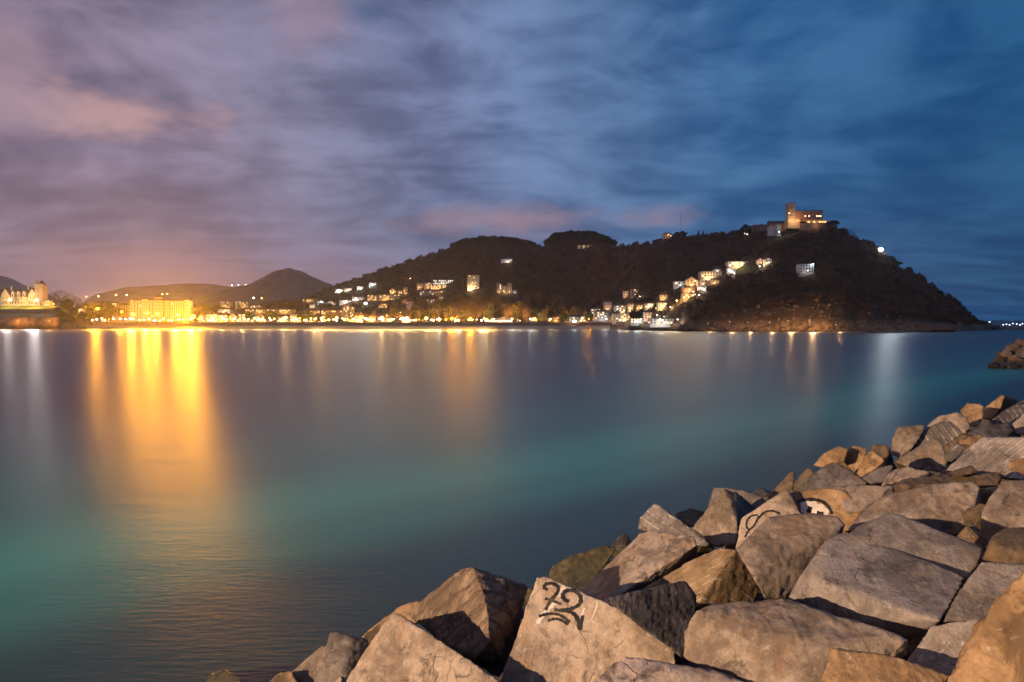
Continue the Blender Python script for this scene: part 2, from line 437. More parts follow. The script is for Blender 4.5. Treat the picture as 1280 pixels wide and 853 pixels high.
    ob = link('rock', me2, mat_use, None, C + Vector((0, 0, H)))
    tag(ob, label, cat, group)
    rock_objs[key] = ob
    return ob
def V(*a): return list(a)

ROCKS = [
 ('r1','small dark wet rock at the water in the bottom left corner of the rock pile','brown',[('LT',[(252,860),(262,843),(281,836),(300,848),(310,862)])],1.0,1.6),
 ('r2','small brown rounded rock beside the low slab nearest the bottom edge','orange',[('LT',[(328,860),(348,841),(364,838),(378,862)])],1.0,1.4),
 ('r3','low brown tilted slab leaning behind the jagged grey rock','tan',[('LT',[(358,846),(402,807),(424,806),(430,862),(350,862)])],1.03,1.0),
 ('r4','jagged narrow grey rock with a sharp pointed tip','grey',[('FL',[(388,862),(400,830),(412,793),(416,790),(426,862)]),('FR',[(416,790),(440,795),(462,800),(455,862),(426,862)])],.98,2.2),
 ('r5','big smooth triangular brown boulder at the bottom edge of the picture','tan',[('FL',[(426,862),(465,802),(488,767),(500,767),(552,800),(584,822),(624,850),(640,900),(420,900)])],.95,.8),
 ('r6','long low brown rock at the waterline behind the triangular boulder','orange',[('TL',[(448,800),(477,775),(502,757),(526,750),(530,775),(470,810)])],1.06,1.8),
 ('r7','large pointed boulder with slanting layers, lit on its left and dark on its right','bedded',[('L',[(505,768),(540,740),(565,720),(590,707),(604,740),(610,775),(612,803),(592,828),(552,804)]),('R',[(590,707),(612,803),(640,727),(662,733),(650,770),(628,830),(592,828)])],.97,1.3),
 ('r7b','added dark rock that blackens the gap beside the big layered boulder','dark',[('F',[(596,830),(612,800),(655,760),(640,820),(624,848)])],1.12,1.2),  # dark stone put in to stand for the shade in the gap
 ('r8','pale boulder with black spray-painted figures on its upper corner','tan',[('FT',[(671,722),(682,722),(710,734),(750,748),(790,766),(834,790),(846,805),(846,832),(800,868),(615,880),(650,785)])],.97,.7),
 ('r9','pinkish flat-topped rock cut off by the bottom edge below the painted boulder','pink',[('TF',[(728,860),(765,828),(780,820),(800,822),(860,832),(905,840),(948,856)]),('F',[(728,860),(948,856),(960,910),(715,910)])],.93,1.0),
 ('r10','dark mossy rock at the water behind the painted boulder','moss',[('LT',[(686,722),(690,710),(720,692),(745,684),(771,683),(768,692),(730,742),(700,742)])],1.03,2.4),
 ('r11','smooth tan slab sloping up towards the veined rock','tan',[('LT',[(724,741),(762,703),(800,665),(812,662),(868,670),(872,682),(838,702),(752,746)]),('FR',[(752,746),(838,702),(872,682),(872,700),(800,745),(756,756)])],1.0,.8),
 ('r12','grey rock crossed by white veins, its edge against the water','lined',[('FT',[(797,662),(800,648),(819,627),(851,650),(890,682),(872,684),(812,664)])],1.08,1.0),
 ('r13a','shaded boulder coloured dark blue-grey between the painted boulder and the grooved block','dark',[('FR',[(752,748),(800,738),(857,724),(872,745),(868,790),(852,822),(842,800),(790,766)])],1.03,1.1),  # the shadow on this boulder is put into its dark stone colour
 ('r13b','block with a grooved ochre top strip and a dark front','plank',[('LT',[(798,737),(850,708),(900,683),(922,686),(857,724)]),('FR',[(857,724),(922,686),(945,718),(960,750),(930,758),(868,762)])],.97,.8),
 ('r14','pyramid-shaped tan rock with one bright and one dark side','tan',[('L',[(865,660),(905,610),(912,630),(921,655),(921,682),(895,684)]),('R',[(905,610),(921,682),(935,672),(950,640),(926,618)])],.95,1.2),
 ('r15','reddish rock with a dark flank behind the pyramid-shaped rock','grey',[('FT',[(885,634),(891,608),(912,609),(950,618),(960,628),(945,650),(905,650)])],1.08,1.3),
 ('r16','small low brown rock at the waterline left of the pyramid-shaped rock','brown',[('T',[(842,643),(862,635),(880,640),(884,652),(862,662)])],1.1,1.6),
 ('r17','tan rock with a thin black loop of spray paint','tan',[('FT',[(918,690),(925,648),(950,632),(980,612),(986,613),(1002,642),(1000,652),(955,672)])],1.0,.8),
 ('r18','rounded rock with a painted white eye','orange',[('FT',[(988,616),(1012,611),(1036,609),(1056,613),(1072,628),(1078,640),(1072,662),(1040,668),(1002,648)])],.99,.8),
 ('r19','wide tan slab with a dark underside in the middle of the rocks','tan',[('TF',[(917,686),(940,664),(960,645),(1010,642),(1048,644),(1058,655),(1015,676),(988,691),(933,703)]),('FR',[(933,703),(988,691),(1015,676),(1058,655),(1050,675),(985,750),(957,750),(942,724)])],.96,1.1),
 ('r20','huge grey slab with a flat top and a bright worn left edge','grey',[('T',[(1031,676),(1050,666),(1130,690),(1208,721),(1192,750),(1175,777),(1101,755),(1030,726),(1024,706)]),('FL',[(1031,676),(1024,706),(1030,726),(982,748),(1005,712)]),('F',[(982,748),(1030,726),(1101,755),(1175,777),(1160,796),(1139,800),(1064,778)])],.97,.4),
 ('r21','long flat grey slab wedged above the huge grey slab','grey',[('TF',[(1074,656),(1115,640),(1231,684),(1226,700),(1209,722),(1126,687)]),('F',[(1074,656),(1126,687),(1209,722),(1206,733),(1110,699),(1055,670)])],.91,.5),
 ('r22','wide tan boulder with a pitted right corner','tan',[('TF',[(1058,663),(1075,640),(1105,619),(1150,608),(1216,601),(1226,610),(1214,640),(1140,648),(1110,640)]),('FR',[(1214,640),(1226,610),(1226,640),(1213,672),(1200,672),(1140,648)])],.98,.9),
 ('r23','long thin pale-edged slab lying on the wide tan boulder','brown',[('T',[(1114,608),(1127,600),(1160,596),(1220,590),(1252,592),(1250,600),(1180,602)]),('F',[(1114,608),(1180,602),(1250,600),(1250,608),(1170,612),(1116,619)])],.97,1.2),
 ('r24','square brown block at the right edge of the picture','tan',[('TF',[(1225,641),(1238,620),(1252,601),(1280,600),(1330,600),(1320,650),(1250,648)]),('FL',[(1225,641),(1250,648),(1320,650),(1300,700),(1240,690),(1227,678)])],.96,1.0),
 ('r25','narrow brown rock tucked under the square block at the right','brown',[('T',[(1238,672),(1257,660),(1290,658),(1310,680),(1250,683)]),('FL',[(1238,672),(1250,683),(1310,680),(1300,706),(1250,706),(1227,700)])],.94,1.0),
 ('r26','grey sloping rock with a pale vein right of the huge grey slab','grey',[('TF',[(1227,702),(1255,703),(1300,706),(1251,750),(1235,778),(1179,778),(1199,738)])],.97,1.2),
 ('r27','dark grey rock low between the huge slab and the lit corner rock','grey',[('FT',[(1164,782),(1200,776),(1235,774),(1215,810),(1188,848),(1131,830)])],1.0,1.2),
 ('r28','bright orange-brown block at the bottom edge right of the centre','orange',[('TF',[(1040,810),(1110,818),(1188,845),(1160,870),(1060,850)]),('F',[(1040,810),(1060,850),(1160,870),(1150,930),(1010,930),(1024,858)])],.9,1.0),
 ('r29','large long block with a flat top and a rust-stained front','tan',[('T',[(872,762),(884,756),(963,750),(987,751),(1064,776),(1139,799),(1039,809),(968,790),(908,773)]),('FL',[(872,762),(908,773),(968,790),(1039,809),(1030,880),(950,880),(867,832),(855,820),(855,786)]),('U',[(1039,809),(1139,799),(1126,830),(1060,850),(1032,850)])],.95,.9),
 ('r30','rough bright orange rock filling the bottom right corner','orange',[('L',[(1182,870),(1188,846),(1218,795),(1250,755),(1272,730),(1285,715),(1400,640),(1400,1000),(1150,1000)])],.95,1.5),
 ('r31','grey-brown sloping rock above the painted eye','grey',[('TF',[(992,616),(1003,602),(1041,577),(1064,588),(1088,605),(1044,612)])],1.0,1.2),
 ('r32a','thin dark rock standing at the water left of the rough ridge rock','brown',[('LT',[(958,622),(975,604),(990,588),(994,590),(992,615),(964,632)])],1.06,2.0),
 ('r32b','rough ridge-shaped brown rock at the water above the grey-brown sloping rock','brown',[('LT',[(986,612),(1001,592),(1011,583),(1019,589),(1010,602),(992,617)])],1.06,2.0),
 ('r33a','ochre rounded rock leftmost of three bright ones at the water','orange',[('L',[(1016,582),(1030,566),(1050,557),(1062,561),(1056,578),(1030,586)])],1.04,1.6),
 ('r33b','ochre blocky rock in the middle of three bright ones at the water','orange',[('L',[(1052,575),(1058,564),(1068,556),(1086,561),(1078,580),(1068,592)])],1.02,1.4),
 ('r33c','ochre rock right of two others with a dark hollow beside it','orange',[('L',[(1070,592),(1080,570),(1090,562),(1108,575),(1098,585),(1076,598)])],.98,1.4),
 ('r33d','brown square rock half in shadow behind the three ochre rocks','brown',[('L',[(1086,560),(1092,556),(1106,555),(1112,560),(1110,578),(1098,572)]),('R',[(1106,555),(1112,560),(1120,585),(1104,598),(1098,572)])],1.03,1.3),
 ('r33e','added dark rock that blackens the hollow behind the pointed pale rock','dark',[('F',[(1076,598),(1098,584),(1118,580),(1112,604),(1088,606)])],1.0,1.3),  # dark stone put in where the hollow is black with shade
 ('r34','pointed triangular tan rock leaning beside the square tan block','tan',[('FT',[(1117,578),(1145,560),(1170,546),(1175,548),(1186,578),(1177,592),(1136,586)])],.98,1.0),
 ('r35','square tan block rising at the edge of the water','tan',[('FT',[(1112,570),(1114,550),(1122,533),(1158,531),(1150,548),(1140,562),(1126,574)])],1.04,.9),
 ('r36','dark rock with rows of raised ribs beside the square tan block','rib',[('FT',[(1134,566),(1144,552),(1157,535),(1176,528),(1190,527),(1206,542),(1186,556),(1160,566)])],1.0,1.2),
 ('r37','pale rock with rounded top behind the ribbed dark rock','tan',[('FT',[(1156,534),(1172,520),(1198,514),(1210,523),(1214,536),(1205,544),(1180,532)])],1.05,1.3),
 ('r38','rounded orange rock left of the sharp-crested rock','orange',[('LT',[(1199,514),(1209,503),(1230,506),(1230,522),(1222,536),(1208,532)])],1.05,1.3),
 ('r39','sharp-crested rock at the far top of the pile, orange on its left','orange',[('L',[(1226,524),(1230,510),(1252,493),(1257,495),(1252,510),(1238,527)]),('R',[(1257,495),(1273,500),(1268,510),(1249,520),(1238,527)])],1.03,1.6),
 ('r40','ribbed slab at the far right end of the pile','ribw',[('TF',[(1232,530),(1254,514),(1281,499),(1305,488),(1305,503),(1282,514),(1264,529),(1243,533)])],.98,1.0),
 ('r41','pinkish rock at the right edge under the ribbed slab','pink',[('FT',[(1264,530),(1282,515),(1310,500),(1310,545),(1282,545),(1270,543)])],.97,1.2),
 ('r42','long dark grey rock lying across under the orange cube-shaped stone','dark',[('TF',[(1203,544),(1218,535),(1261,527),(1268,538),(1258,550),(1228,547)])],.98,1.5),
 ('r43','small orange cube-shaped stone near the far end','orange',[('F',[(1198,549),(1228,543),(1229,552),(1213,559),(1198,556)])],.93,1.2),
 ('r44','broad grey slope with close slanting ribs at the right edge','ribs',[('LT',[(1180,589),(1213,557),(1228,546),(1280,546),(1330,546),(1330,602),(1245,600),(1220,590)])],.96,.9),
 ('r45','small ribbed rock left of the broad ribbed slope','ribw',[('LT',[(1178,572),(1192,553),(1208,559),(1200,568),(1188,580)])],.98,1.2),
 ('r46','bright orange brick-shaped stone at the right edge','orange',[('F',[(1258,587),(1262,575),(1285,571),(1310,570),(1310,594),(1280,594)])],.88,1.2),
 ('r47','pale crusty rock left of the thin slab','pink',[('FT',[(1100,608),(1110,594),(1120,587),(1136,583),(1166,591),(1145,599),(1116,606)])],.98,1.6),
 ('r48','brown flat rock with a dark side above the painted eye rock on the right','tan',[('TF',[(1043,607),(1080,606),(1116,608),(1106,620),(1076,640),(1056,616)]),('R',[(1043,607),(1056,616),(1076,640),(1064,655),(1054,640)])],1.0,1.0),
 ('r49','thin brown wedge of rock on the ribbed slope','brown',[('TF',[(1181,592),(1200,586),(1215,581),(1224,591),(1200,596)])],.95,1.4),
]
for r in ROCKS:
    make_rock(r[0], r[1], r[2], r[3], r[4], r[5])
bpy.context.view_layer.update()

# --- paint on rocks: ribbons laid on the stone surface
paint_black = simple_mat('spray_paint_black', (.007,.006,.007), .6)
paint_white = simple_mat('spray_paint_white', (.42,.37,.33), .7, .12, 6)
def bvh_of(ob):
    me = ob.data
    return BVHTree.FromPolygons([v.co + ob.location for v in me.vertices], [tuple(p.vertices) for p in me.polygons])
def smooth_path(pts, n=6):
    out = []
    for i in range(len(pts)-1):
        p0 = pts[max(i-1, 0)]; p1 = pts[i]; p2 = pts[i+1]; p3 = pts[min(i+2, len(pts)-1)]
        for k in range(n):
            t = k/n
            out.append(tuple(.5*((2*p1[j]) + (-p0[j]+p2[j])*t + (2*p0[j]-5*p1[j]+4*p2[j]-p3[j])*t*t + (-p0[j]+3*p1[j]-3*p2[j]+p3[j])*t**3) for j in (0, 1)))
    out.append(pts[-1]); return out
def strokes(rock, bvh, name, lst, mat, lift=.008):
    vs, fs = [], []
    o0 = Vector((0, 0, H))
    for pts, wid in lst:
        path = smooth_path(pts); prev = None
        for i, p in enumerate(path):
            a = path[max(i-1, 0)]; b = path[min(i+1, len(path)-1)]
            d = Vector((b[0]-a[0], b[1]-a[1])); d = d.normalized() if d.length else Vector((1, 0))
            nn = Vector((-d.y, d.x)); ww = wid*(.6 + .12*math.sin(i*1.7)); row = []
            for k in (-1, -.33, .33, 1):
                q = (p[0]+nn.x*ww*k, p[1]+nn.y*ww*k)
                h = bvh.ray_cast(o0, ray(*q).normalized())
                if h[0] is None: row = None; break
                row.append(h[0] + h[1]*lift - rock.location)
            if row is None: prev = None; continue
            base = len(vs); vs += row
            if prev is not None:
                for k in range(3): fs.append((prev+k, prev+k+1, base+k+1, base+k))
            prev = base
    if fs:
        me = bpy.data.meshes.new(name); me.from_pydata(vs, [], fs); me.update()
        for p in me.polygons: p.use_smooth = True
        link(name, me, mat, rock)
B8 = bvh_of(rock_objs['r8'])
strokes(rock_objs['r8'], B8, 'spray_paint', [
 ([(684.5,738),(680,734.5),(683,730.5),(690.7,730),(697.8,735),(696,742),(689,750),(682,763)], 3.3),
 ([(681,748.5),(690,751),(701,755.5)], 2.6),
 ([(710.5,752),(705,749.5),(703.4,743.5),(708,739),(717,739),(725,745.5),(724.5,755),(715,761),(703,763.4),(693,762.5)], 3.6),
 ([(703,763.4),(713.5,765.5),(721,773),(725,788)], 3.8),
 ([(725,788),(728.5,769.5)], 3.0),
 ([(674,771),(681,768.6),(689,767.6),(700,769.2),(712,778)], 3.0),
 ([(685,776),(693.7,774),(701,775.5),(710,781)], 2.8)], paint_black, .012)
for _st in [([(695,753),(688,759),(678,770),(672,780)], 4.5), ([(706,733),(700,741),(698,746)], 4.5),
 ([(747,752),(745,762),(739,776)], 1.8), ([(731,760),(727,770)],1.8), ([(712,736.5),(724,743)], 2.6), ([(733,776),(744,778)], 1.2)]:
    strokes(rock_objs['r8'], B8, 'pale_splash', [_st], paint_white, .006)
B17 = bvh_of(rock_objs['r17'])
strokes(rock_objs['r17'], B17, 'spray_paint', [([(931,672),(935,664.6),(940,660)], 1.6),
 ([(947,644),(939,645.5),(934,651),(933,658),(936,662),(942,658),(947,649),(948,645)], 1.7), ([(948,648),(955.5,641),(965.6,639),(975,643)], 2.0)], paint_black, .012)
B18 = bvh_of(rock_objs['r18'])
strokes(rock_objs['r18'], B18, 'white_paint', [([(998,634),(1010,634),(1024,639),(1033,645)], 14)], paint_white, .008)
strokes(rock_objs['r18'], B18, 'spray_paint', [([(993,629),(1008,625),(1023,626),(1034,632),(1040,643)], 3.4), ([(1013,634),(1011,641),(1013,647)], 4.5), ([(1021,641),(1029,643)], 3.5),
 ([(997,632),(1000,640),(1006,647)], 1.4)], paint_black, .016)

# --- rubble bed below the rocks, and the promenade behind the camera
def bw_d(x, y): return (x+5)*.716 - (y-14.5)*.697
V_, F_ = [], []
ns, nt = 90, 26
for i in range(ns):
    s_ = -40 + i*2.4
    for j in range(nt):
        d = -6 + j*1.0
        x = -5 + .697*s_ + .716*d; y = 14.5 + .716*s_ - .697*d
        z = .39*d - 1.0 + .4*noise.noise(Vector((x*.7, y*.7, 0)))
        if d > 15.2: z = 4.9
        V_.append((x, y, z))
for i in range(ns-1):
    for j in range(nt-1):
        a = i*nt+j; F_.append((a, a+1, a+nt+1, a+nt))
wet = rock_mat('gap_dark_rubble', (.03,.026,.022), (.08,.065,.05), (.06,.04,.02), .1)  # coloured very dark so the gaps between the rocks look shaded
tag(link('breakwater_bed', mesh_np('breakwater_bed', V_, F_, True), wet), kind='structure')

# --- small rocks filling the gaps
OUTL = [(262,850),(400,818),(490,786),(590,742),(680,742),(720,706),(800,674),(870,660),(905,636),(990,612),(1040,586),(1110,574),(1160,548),(1210,524),(1250,512),(1300,500)]
fill_meshes = []
for k in range(6):
    rf = random.Random(50+k); bm = bmesh.new()
    for i in range(13):
        v = Vector((rf.gauss(0,1), rf.gauss(0,1), rf.gauss(0,1))).normalized(); bm.verts.new(Vector((v.x*1.2, v.y, v.z*.8)))
    r_ = bmesh.ops.convex_hull(bm, input=bm.verts)
    bmesh.ops.bevel(bm, geom=bm.edges[:], offset=.07, segments=2, affect='EDGES')
    bmesh.ops.triangulate(bm, faces=bm.faces[:]); bmesh.ops.subdivide_edges(bm, edges=bm.edges[:], cuts=3, use_grid_fill=True)
    for v in bm.verts: v.co += v.co.normalized()*(.07*noise.noise(v.co*2.2+Vector((k,0,0)))+.03*noise.noise(v.co*7))
    me = bpy.data.meshes.new('small_rock'); bm.to_mesh(me); bm.free(); fill_meshes.append(me)
rf = random.Random(9); made = 0
def all_bvh(obs):
    vs, fs = [], []
    for ob in obs:
        b = len(vs); L = ob.location
        vs += [v.co + L for v in ob.data.vertices]; fs += [tuple(b+i for i in p.vertices) for p in ob.data.polygons]
    return BVHTree.FromPolygons(vs, fs)
AB = all_bvh(list(rock_objs.values())); cand = []
for i in range(9000):
    px = rf.uniform(280, 1300); lo = lerp_tab(OUTL, px); py = lo + (870-lo)*rf.random()**1.3
    T = Tref(px, py); sz = T*rf.uniform(.022, .040)
    h = AB.ray_cast(Vector((0, 0, H)), ray(px, py).normalized())
    if h[0] is not None and h[0].y < T*1.30: continue
    if any((px-a)**2 + (py-b)**2 < 20**2 for a, b, *_ in cand): continue
    cand.append((px, py, T, sz))
for (px, py, T, sz) in cand:
    c = ray(px, py)*(T*1.34+sz*1.6) + Vector((0, 0, H - sz*.25))
    o = bpy.data.objects.new('small_rock', fill_meshes[made % 6]); COL.objects.link(o)
    mk = rf.choice(('brown', 'dark', 'brown', 'grey'))  # mostly dark stone, so the fillers look shaded instead of catching light
    if not o.data.materials: o.data.materials.append(RM['brown'])
    o.material_slots[0].link = 'OBJECT'; o.material_slots[0].material = RM[mk]
    o.location = c; o.scale = (sz, sz, sz); o.rotation_euler = (rf.random()*6, rf.random()*6, rf.random()*6)
    tag(o, 'small rough rock wedged low in a gap between the big breakwater rocks', 'rock', 'small rocks wedged in the gaps'); made += 1

_wk = [(-5+.697*a+.716*d, 14.5+.716*a-.697*d) for a, d in ((-45, 15.0), (170, 15.0), (170, 30), (-45, 30))]
tag(MB().poly([(x, y, z) for z in (4.2, 4.97) for x, y in _wk], [(0,1,2,3),(7,6,5,4),(0,4,5,1),(1,5,6,2),(2,6,7,3),(3,7,4,0)]).build('walkway', simple_mat('walkway_concrete', (.24,.21,.18), .9, .25, 1.2)), kind='structure')
# --- the breakwater goes on to the right of the picture
made = 0
while made < 90:
    d = rf.uniform(1.5, 14.8); s_ = rf.uniform(6, 70)
    x = -5 + .697*s_ + .716*d; y = 14.5 + .716*s_ - .697*d
    if y < 1.5: continue
    z = .39*d - .75; sz = rf.uniform(.8, 1.35)
    if (x - sz*1.5)/y*F + CX < 1325: continue
    o = bpy.data.objects.new('rock', fill_meshes[made % 6]); COL.objects.link(o)
    o.material_slots[0].link = 'OBJECT'; o.material_slots[0].material = RM[rf.choice(('tan', 'grey', 'tan', 'orange'))]
    o.location = (x, y, z); o.scale = (sz, sz, sz*.8); o.rotation_euler = (rf.random()*.7, rf.random()*.7, rf.random()*6)
    tag(o, 'breakwater rock just outside the right edge of the picture', 'rock', 'breakwater rocks beyond the right edge'); made += 1

# --- small far spit of boulders on the right
k = 0
for (px, py, rr, mt, lb) in [
  (1242,458,5,'brown','lowest brown boulder at the left tip of the far rock spit'),(1250,452,6,'brown','dark brown boulder second from the tip of the far rock spit'),
  (1262,460,7,'brown','dark waterline boulder under the middle of the far rock spit'),(1258,444,6,'orange','ochre boulder on the left shoulder of the far rock spit'),
  (1268,452,7,'orange','ochre boulder in the centre of the far rock spit'),(1266,437,6.5,'orange','pale ochre boulder high on the far rock spit'),
  (1277,431,7,'orange','topmost boulder of the far rock spit'),(1280,446,8,'tan','broad tan boulder at the right edge of the far rock spit'),
  (1282,458,8,'brown','dark boulder at the right foot of the far rock spit'),(1292,440,9,'tan','tan boulder of the far rock spit cut by the right edge'),
  (1254,460,4.5,'moss','small mossy boulder at the foot of the far rock spit'),(1250,443,3.5,'brown','small brown boulder on top of the left tip of the far rock spit')]:
    T = 118 + (462-py)*.5
    me = bpy.data.meshes.new('t'); bm = bmesh.new(); bmesh.ops.create_icosphere(bm, subdivisions=4, radius=1)
    R_ = rr*T/F
    for v in bm.verts:
        q = v.co.copy(); n_ = noise.noise(q*1.1+Vector((k*5.1,0,0)))
        c_ = noise.cell(q*1.7+Vector((k*3.3,1,0)))
        v.co = Vector((q.x*1.25, q.y, q.z*.95))*R_*(1.08+.35*n_+.10*c_+.06*noise.noise(q*5+Vector((k,0,0))))
    bm.to_mesh(me); bm.free()
    o = link('boulder', me, RM[mt], None, P(px, py, T)); o.rotation_euler = (0, 0, k*1.3)
    tag(o, lb, 'boulder', 'boulders of the far rock spit'); k += 1

# ------------------------------------------------------------------ sea
m_sea, g, out = new_mat('sea_water')
geo = g.node('ShaderNodeNewGeometry').outputs['Position']
sx = g.node('ShaderNodeSeparateXYZ', None, {0: geo}).outputs
wn = g.noise(g.mapping(geo, sc=(.02, .02, 1)), 1.0, 3)
# distance from the breakwater: dark beside it, a teal band further out, dark navy beyond
dd = g.m('ADD', g.m('MULTIPLY', g.m('ADD', sx[0], 5.0), -.716), g.m('MULTIPLY', g.m('SUBTRACT', sx[1], 14.5), .697))
dd = g.m('ADD', dd, g.m('MULTIPLY', g.m('SUBTRACT', wn, .5), 9.0))
fr = g.m('DIVIDE', dd, 60.0, clamp=True)
body = g.ramp(fr, [(0, (.012,.035,.032)), (.05, (.012,.042,.040)), (.12, (.020,.135,.105)), (.19, (.027,.19,.145)), (.34, (.015,.10,.088)), (.62, (.008,.052,.062)), (1, (.004,.02,.036))])
rp = g.node('ShaderNodeVectorMath', {'operation': 'LENGTH'}, {0: geo}).outputs['Value']
w1 = g.noise(g.mapping(geo, sc=(.55, 2.2, 1), rot=(0, 0, .05)), 2.6, 3, .6)
w2 = g.noise(g.mapping(geo, sc=(.25, 1.2, 1), rot=(0, 0, -.04)), .35, 4, .55)
w3 = g.noise(g.mapping(geo, sc=(.12, 1.0, 1)), .06, 3, .55)
hgt = g.m('ADD', g.m('MULTIPLY', w1, .009), g.m('ADD', g.m('MULTIPLY', w2, .016), g.m('MULTIPLY', w3, .002)))
bn = g.node('ShaderNodeBump', None, {'Height': hgt, 'Strength': .8, 'Distance': 1.0})
rgh = g.mr(rp, 15, 200, .372, .352, smooth=False)
bs = g.node('ShaderNodeBsdfPrincipled', None, {'Base Color': body, 'Roughness': rgh, 'IOR': 1.333, 'Normal': bn.outputs[0], 'Anisotropic': .72, 'Tangent': (-.13, .99, 0)})
g.l.new(bs.outputs[0], out.inputs[0])
bpy_w = MB().poly([(-40000,-200,0),(40000,-200,0),(40000,45000,0),(-40000,45000,0)], [(0,1,2,3)]).build('sea', m_sea)
tag(bpy_w, kind='structure')

# ------------------------------------------------------------------ land
SH = [(-400,1250),(95,1250),(140,1290),(720,1290),(780,1150),(820,1000),(860,900),(940,830),(1040,800),(1150,815),(1205,880),(1255,1150),(1400,1500)]
RD = [(-400,2300),(400,2500),(470,2300),(600,1950),(740,1800),(800,1620),(900,1340),(985,1150),(1100,1060),(1180,1020),(1220,1090),(1255,1300),(1400,1650)]
RP = [(-400,390),(0,384),(300,383),(340,380),(380,374),(410,362),(430,355),(440,351),(470,341),(500,332),(530,321),(560,313),(575,305),(590,301),(610,300),(640,301),(665,305),(680,309),
      (690,300),(710,296),(740,297),(760,303),(770,309),(800,308),(820,304),(830,299),(850,297),(860,299),(880,298),(930,294),(945,290),(960,285),(975,283),(1036,283),(1045,289),
      (1060,295),(1070,305),(1090,312),(1110,326),(1130,341),(1150,351),(1160,358),(1180,371),(1200,386),(1215,398),(1222,404),(1240,407),(1258,411),(1400,412)]
def shore(px): return lerp_tab(SH, px)
def sstep(a, b, x):
    t = min(max((x-a)/(b-a), 0), 1); return t*t*(3-2*t)
def land(px, Y, bumps=True):
    S = shore(px); R = lerp_tab(RD, px); zr = H - (lerp_tab(RP, px)-HY)*R/F
    if Y < S: return -(S-Y)*.08
    q = Y-S
    town = lerp_tab([(0,0),(52,2.6),(62,11.5),(240,13)], q)
    if Y > S+240:
        t = (Y-S-240)/max(60, R-S-240); town = 13 + (zr-13)*(t**1.05 if t < 1 else 1-.7*(t-1))
    t = q/max(30, R-S)
    if t < 1: head = zr*(.10*sstep(0, .06, t) + .90*(t**.85))
    else: head = zr*(1-.8*(t-1))
    k = sstep(770, 850, px)
    z = town*(1-k) + head*k
    if px < 130:
        pr = lerp_tab([(0,0),(4,1.0),(11,1.5),(12,20),(40,28),(60,35.5),(85,41.5),(300,43),(1200,50)], q)
        kk = 1-sstep(70, 118, px); z = z*(1-kk) + pr*kk
    if bumps:
        X_ = (px-CX)*Y/F
        amp = sstep(S+200*(1-k)+5, S+500*(1-k)+60, Y)*(1-sstep(.92, 1.0, t)*.8)
        z += amp*(12*noise.noise(Vector((X_*.008, Y*.008, 3))) + 5*noise.noise(Vector((X_*.03, Y*.03, 1))))
        if k > 0 and t < .35:
            z += k*7*noise.noise(Vector((X_*.07, Y*.07, 5)))*sstep(0, .02, t)*(1-sstep(.1, .35, t))
            z += k*5*abs(noise.noise(Vector((X_*.16, Y*.16, 8))))*sstep(0, .02, t)*(1-sstep(.06, .2, t))
    return z
def hit(px, py, lo=None, hi=None):
    Y = lo or shore(px)+2; R = hi or lerp_tab(RD, px)
    while Y < R:
        if P(px, py, Y).z <= land(px, Y): return Y
        Y += 4
    return R
m_land, g, out = new_mat('wooded_ground')
geo = g.node('ShaderNodeNewGeometry').outputs['Position']
n = g.noise(g.mapping(geo, sc=(.02,.02,.02)), 1.0, 6, .6)
n2 = g.noise(geo, .25, 4, .6)
c = g.ramp(n, [(.35, (.030,.024,.014)), (.5, (.060,.036,.022)), (.68, (.035,.034,.016))])
zz = g.node('ShaderNodeSeparateXYZ', None, {0: geo}).outputs[2]
rockk = g.ramp(n2, [(.3, (.05,.035,.022)), (.6, (.20,.13,.075)), (.8,(.30,.20,.12))])
c = g.mix(g.mr(g.m('ADD', zz, g.m('MULTIPLY', n2, 14.0)), 24, 14), c, rockk)
principled(g, out, c, .95, .1, n2, .8, 1.2)
px_s = [ -60 + i*3.0 for i in range(453)]
rs = [-.05, 0] + [i/260 for i in range(1, 40)] + [.15 + .0125*i for i in range(1, 69)] + [1.02, 1.08, 1.2, 1.4]
V_, F_ = [], []
for px in px_s:
    S = shore(px); R = lerp_tab(RD, px)
    for r in rs:
        Y = S + r*(R-S)
        X_ = (px-CX)*Y/F
        V_.append((X_, Y, land(px, Y)))
nr = len(rs)
for i in range(len(px_s)-1):
    for j in range(nr-1):
        a = i*nr+j; F_.append((a, a+nr, a+nr+1, a+1))
tag(link('headland', mesh_np('headland', V_, F_, True), m_land), kind='structure')

# far hills
def far_hill(name, prof, Y0, depth, col, seed, drop=14):
    m = simple_mat(name+'_cover', col, .95, .35, .01)
    V_, F_ = [], []; nr = 14
    xs = np.arange(prof[0][0], prof[-1][0]+1, 3.0)
    for px in xs:
        pr = lerp_tab(prof, px)
        for j in range(nr):
            t = j/(nr-4); Y = Y0 + depth*t
            zr = H + (HY-pr)*(Y0+depth)/F
            f = t**.8 if t <= 1 else 1-.8*(t-1)
            z = zr*f + (14*noise.noise(Vector((px*.09, t*4, seed)))*(.4 if t > .9 else 1) if 0 < t else 0)
            V_.append(((px-CX)*Y/F, Y, z))
    for i in range(len(xs)-1):
        for j in range(nr-1):
            a = i*nr+j; F_.append((a, a+nr, a+nr+1, a+1))
    tag(link(name, mesh_np(name, V_, F_, True), m), kind='structure')
far_hill('mountain', [(200,402),(240,372),(290,360),(312,355),(328,347),(345,338),(360,335.5),(375,338),(392,347),(410,354),(440,366),(480,385),(520,402)], 3400, 900, (.085,.06,.055), 1)
far_hill('far_hill', [(60,404),(90,385),(120,368),(160,359),(200,357),(230,354.5),(262,355),(290,359),(330,362),(420,372),(470,404)], 4600, 900, (.16,.10,.09), 5)
far_hill('far_hill', [(-90,352),(-20,342),(0,345),(14,348),(30,356),(60,368),(90,384),(110,402)], 4000, 900, (.10,.08,.10), 9)
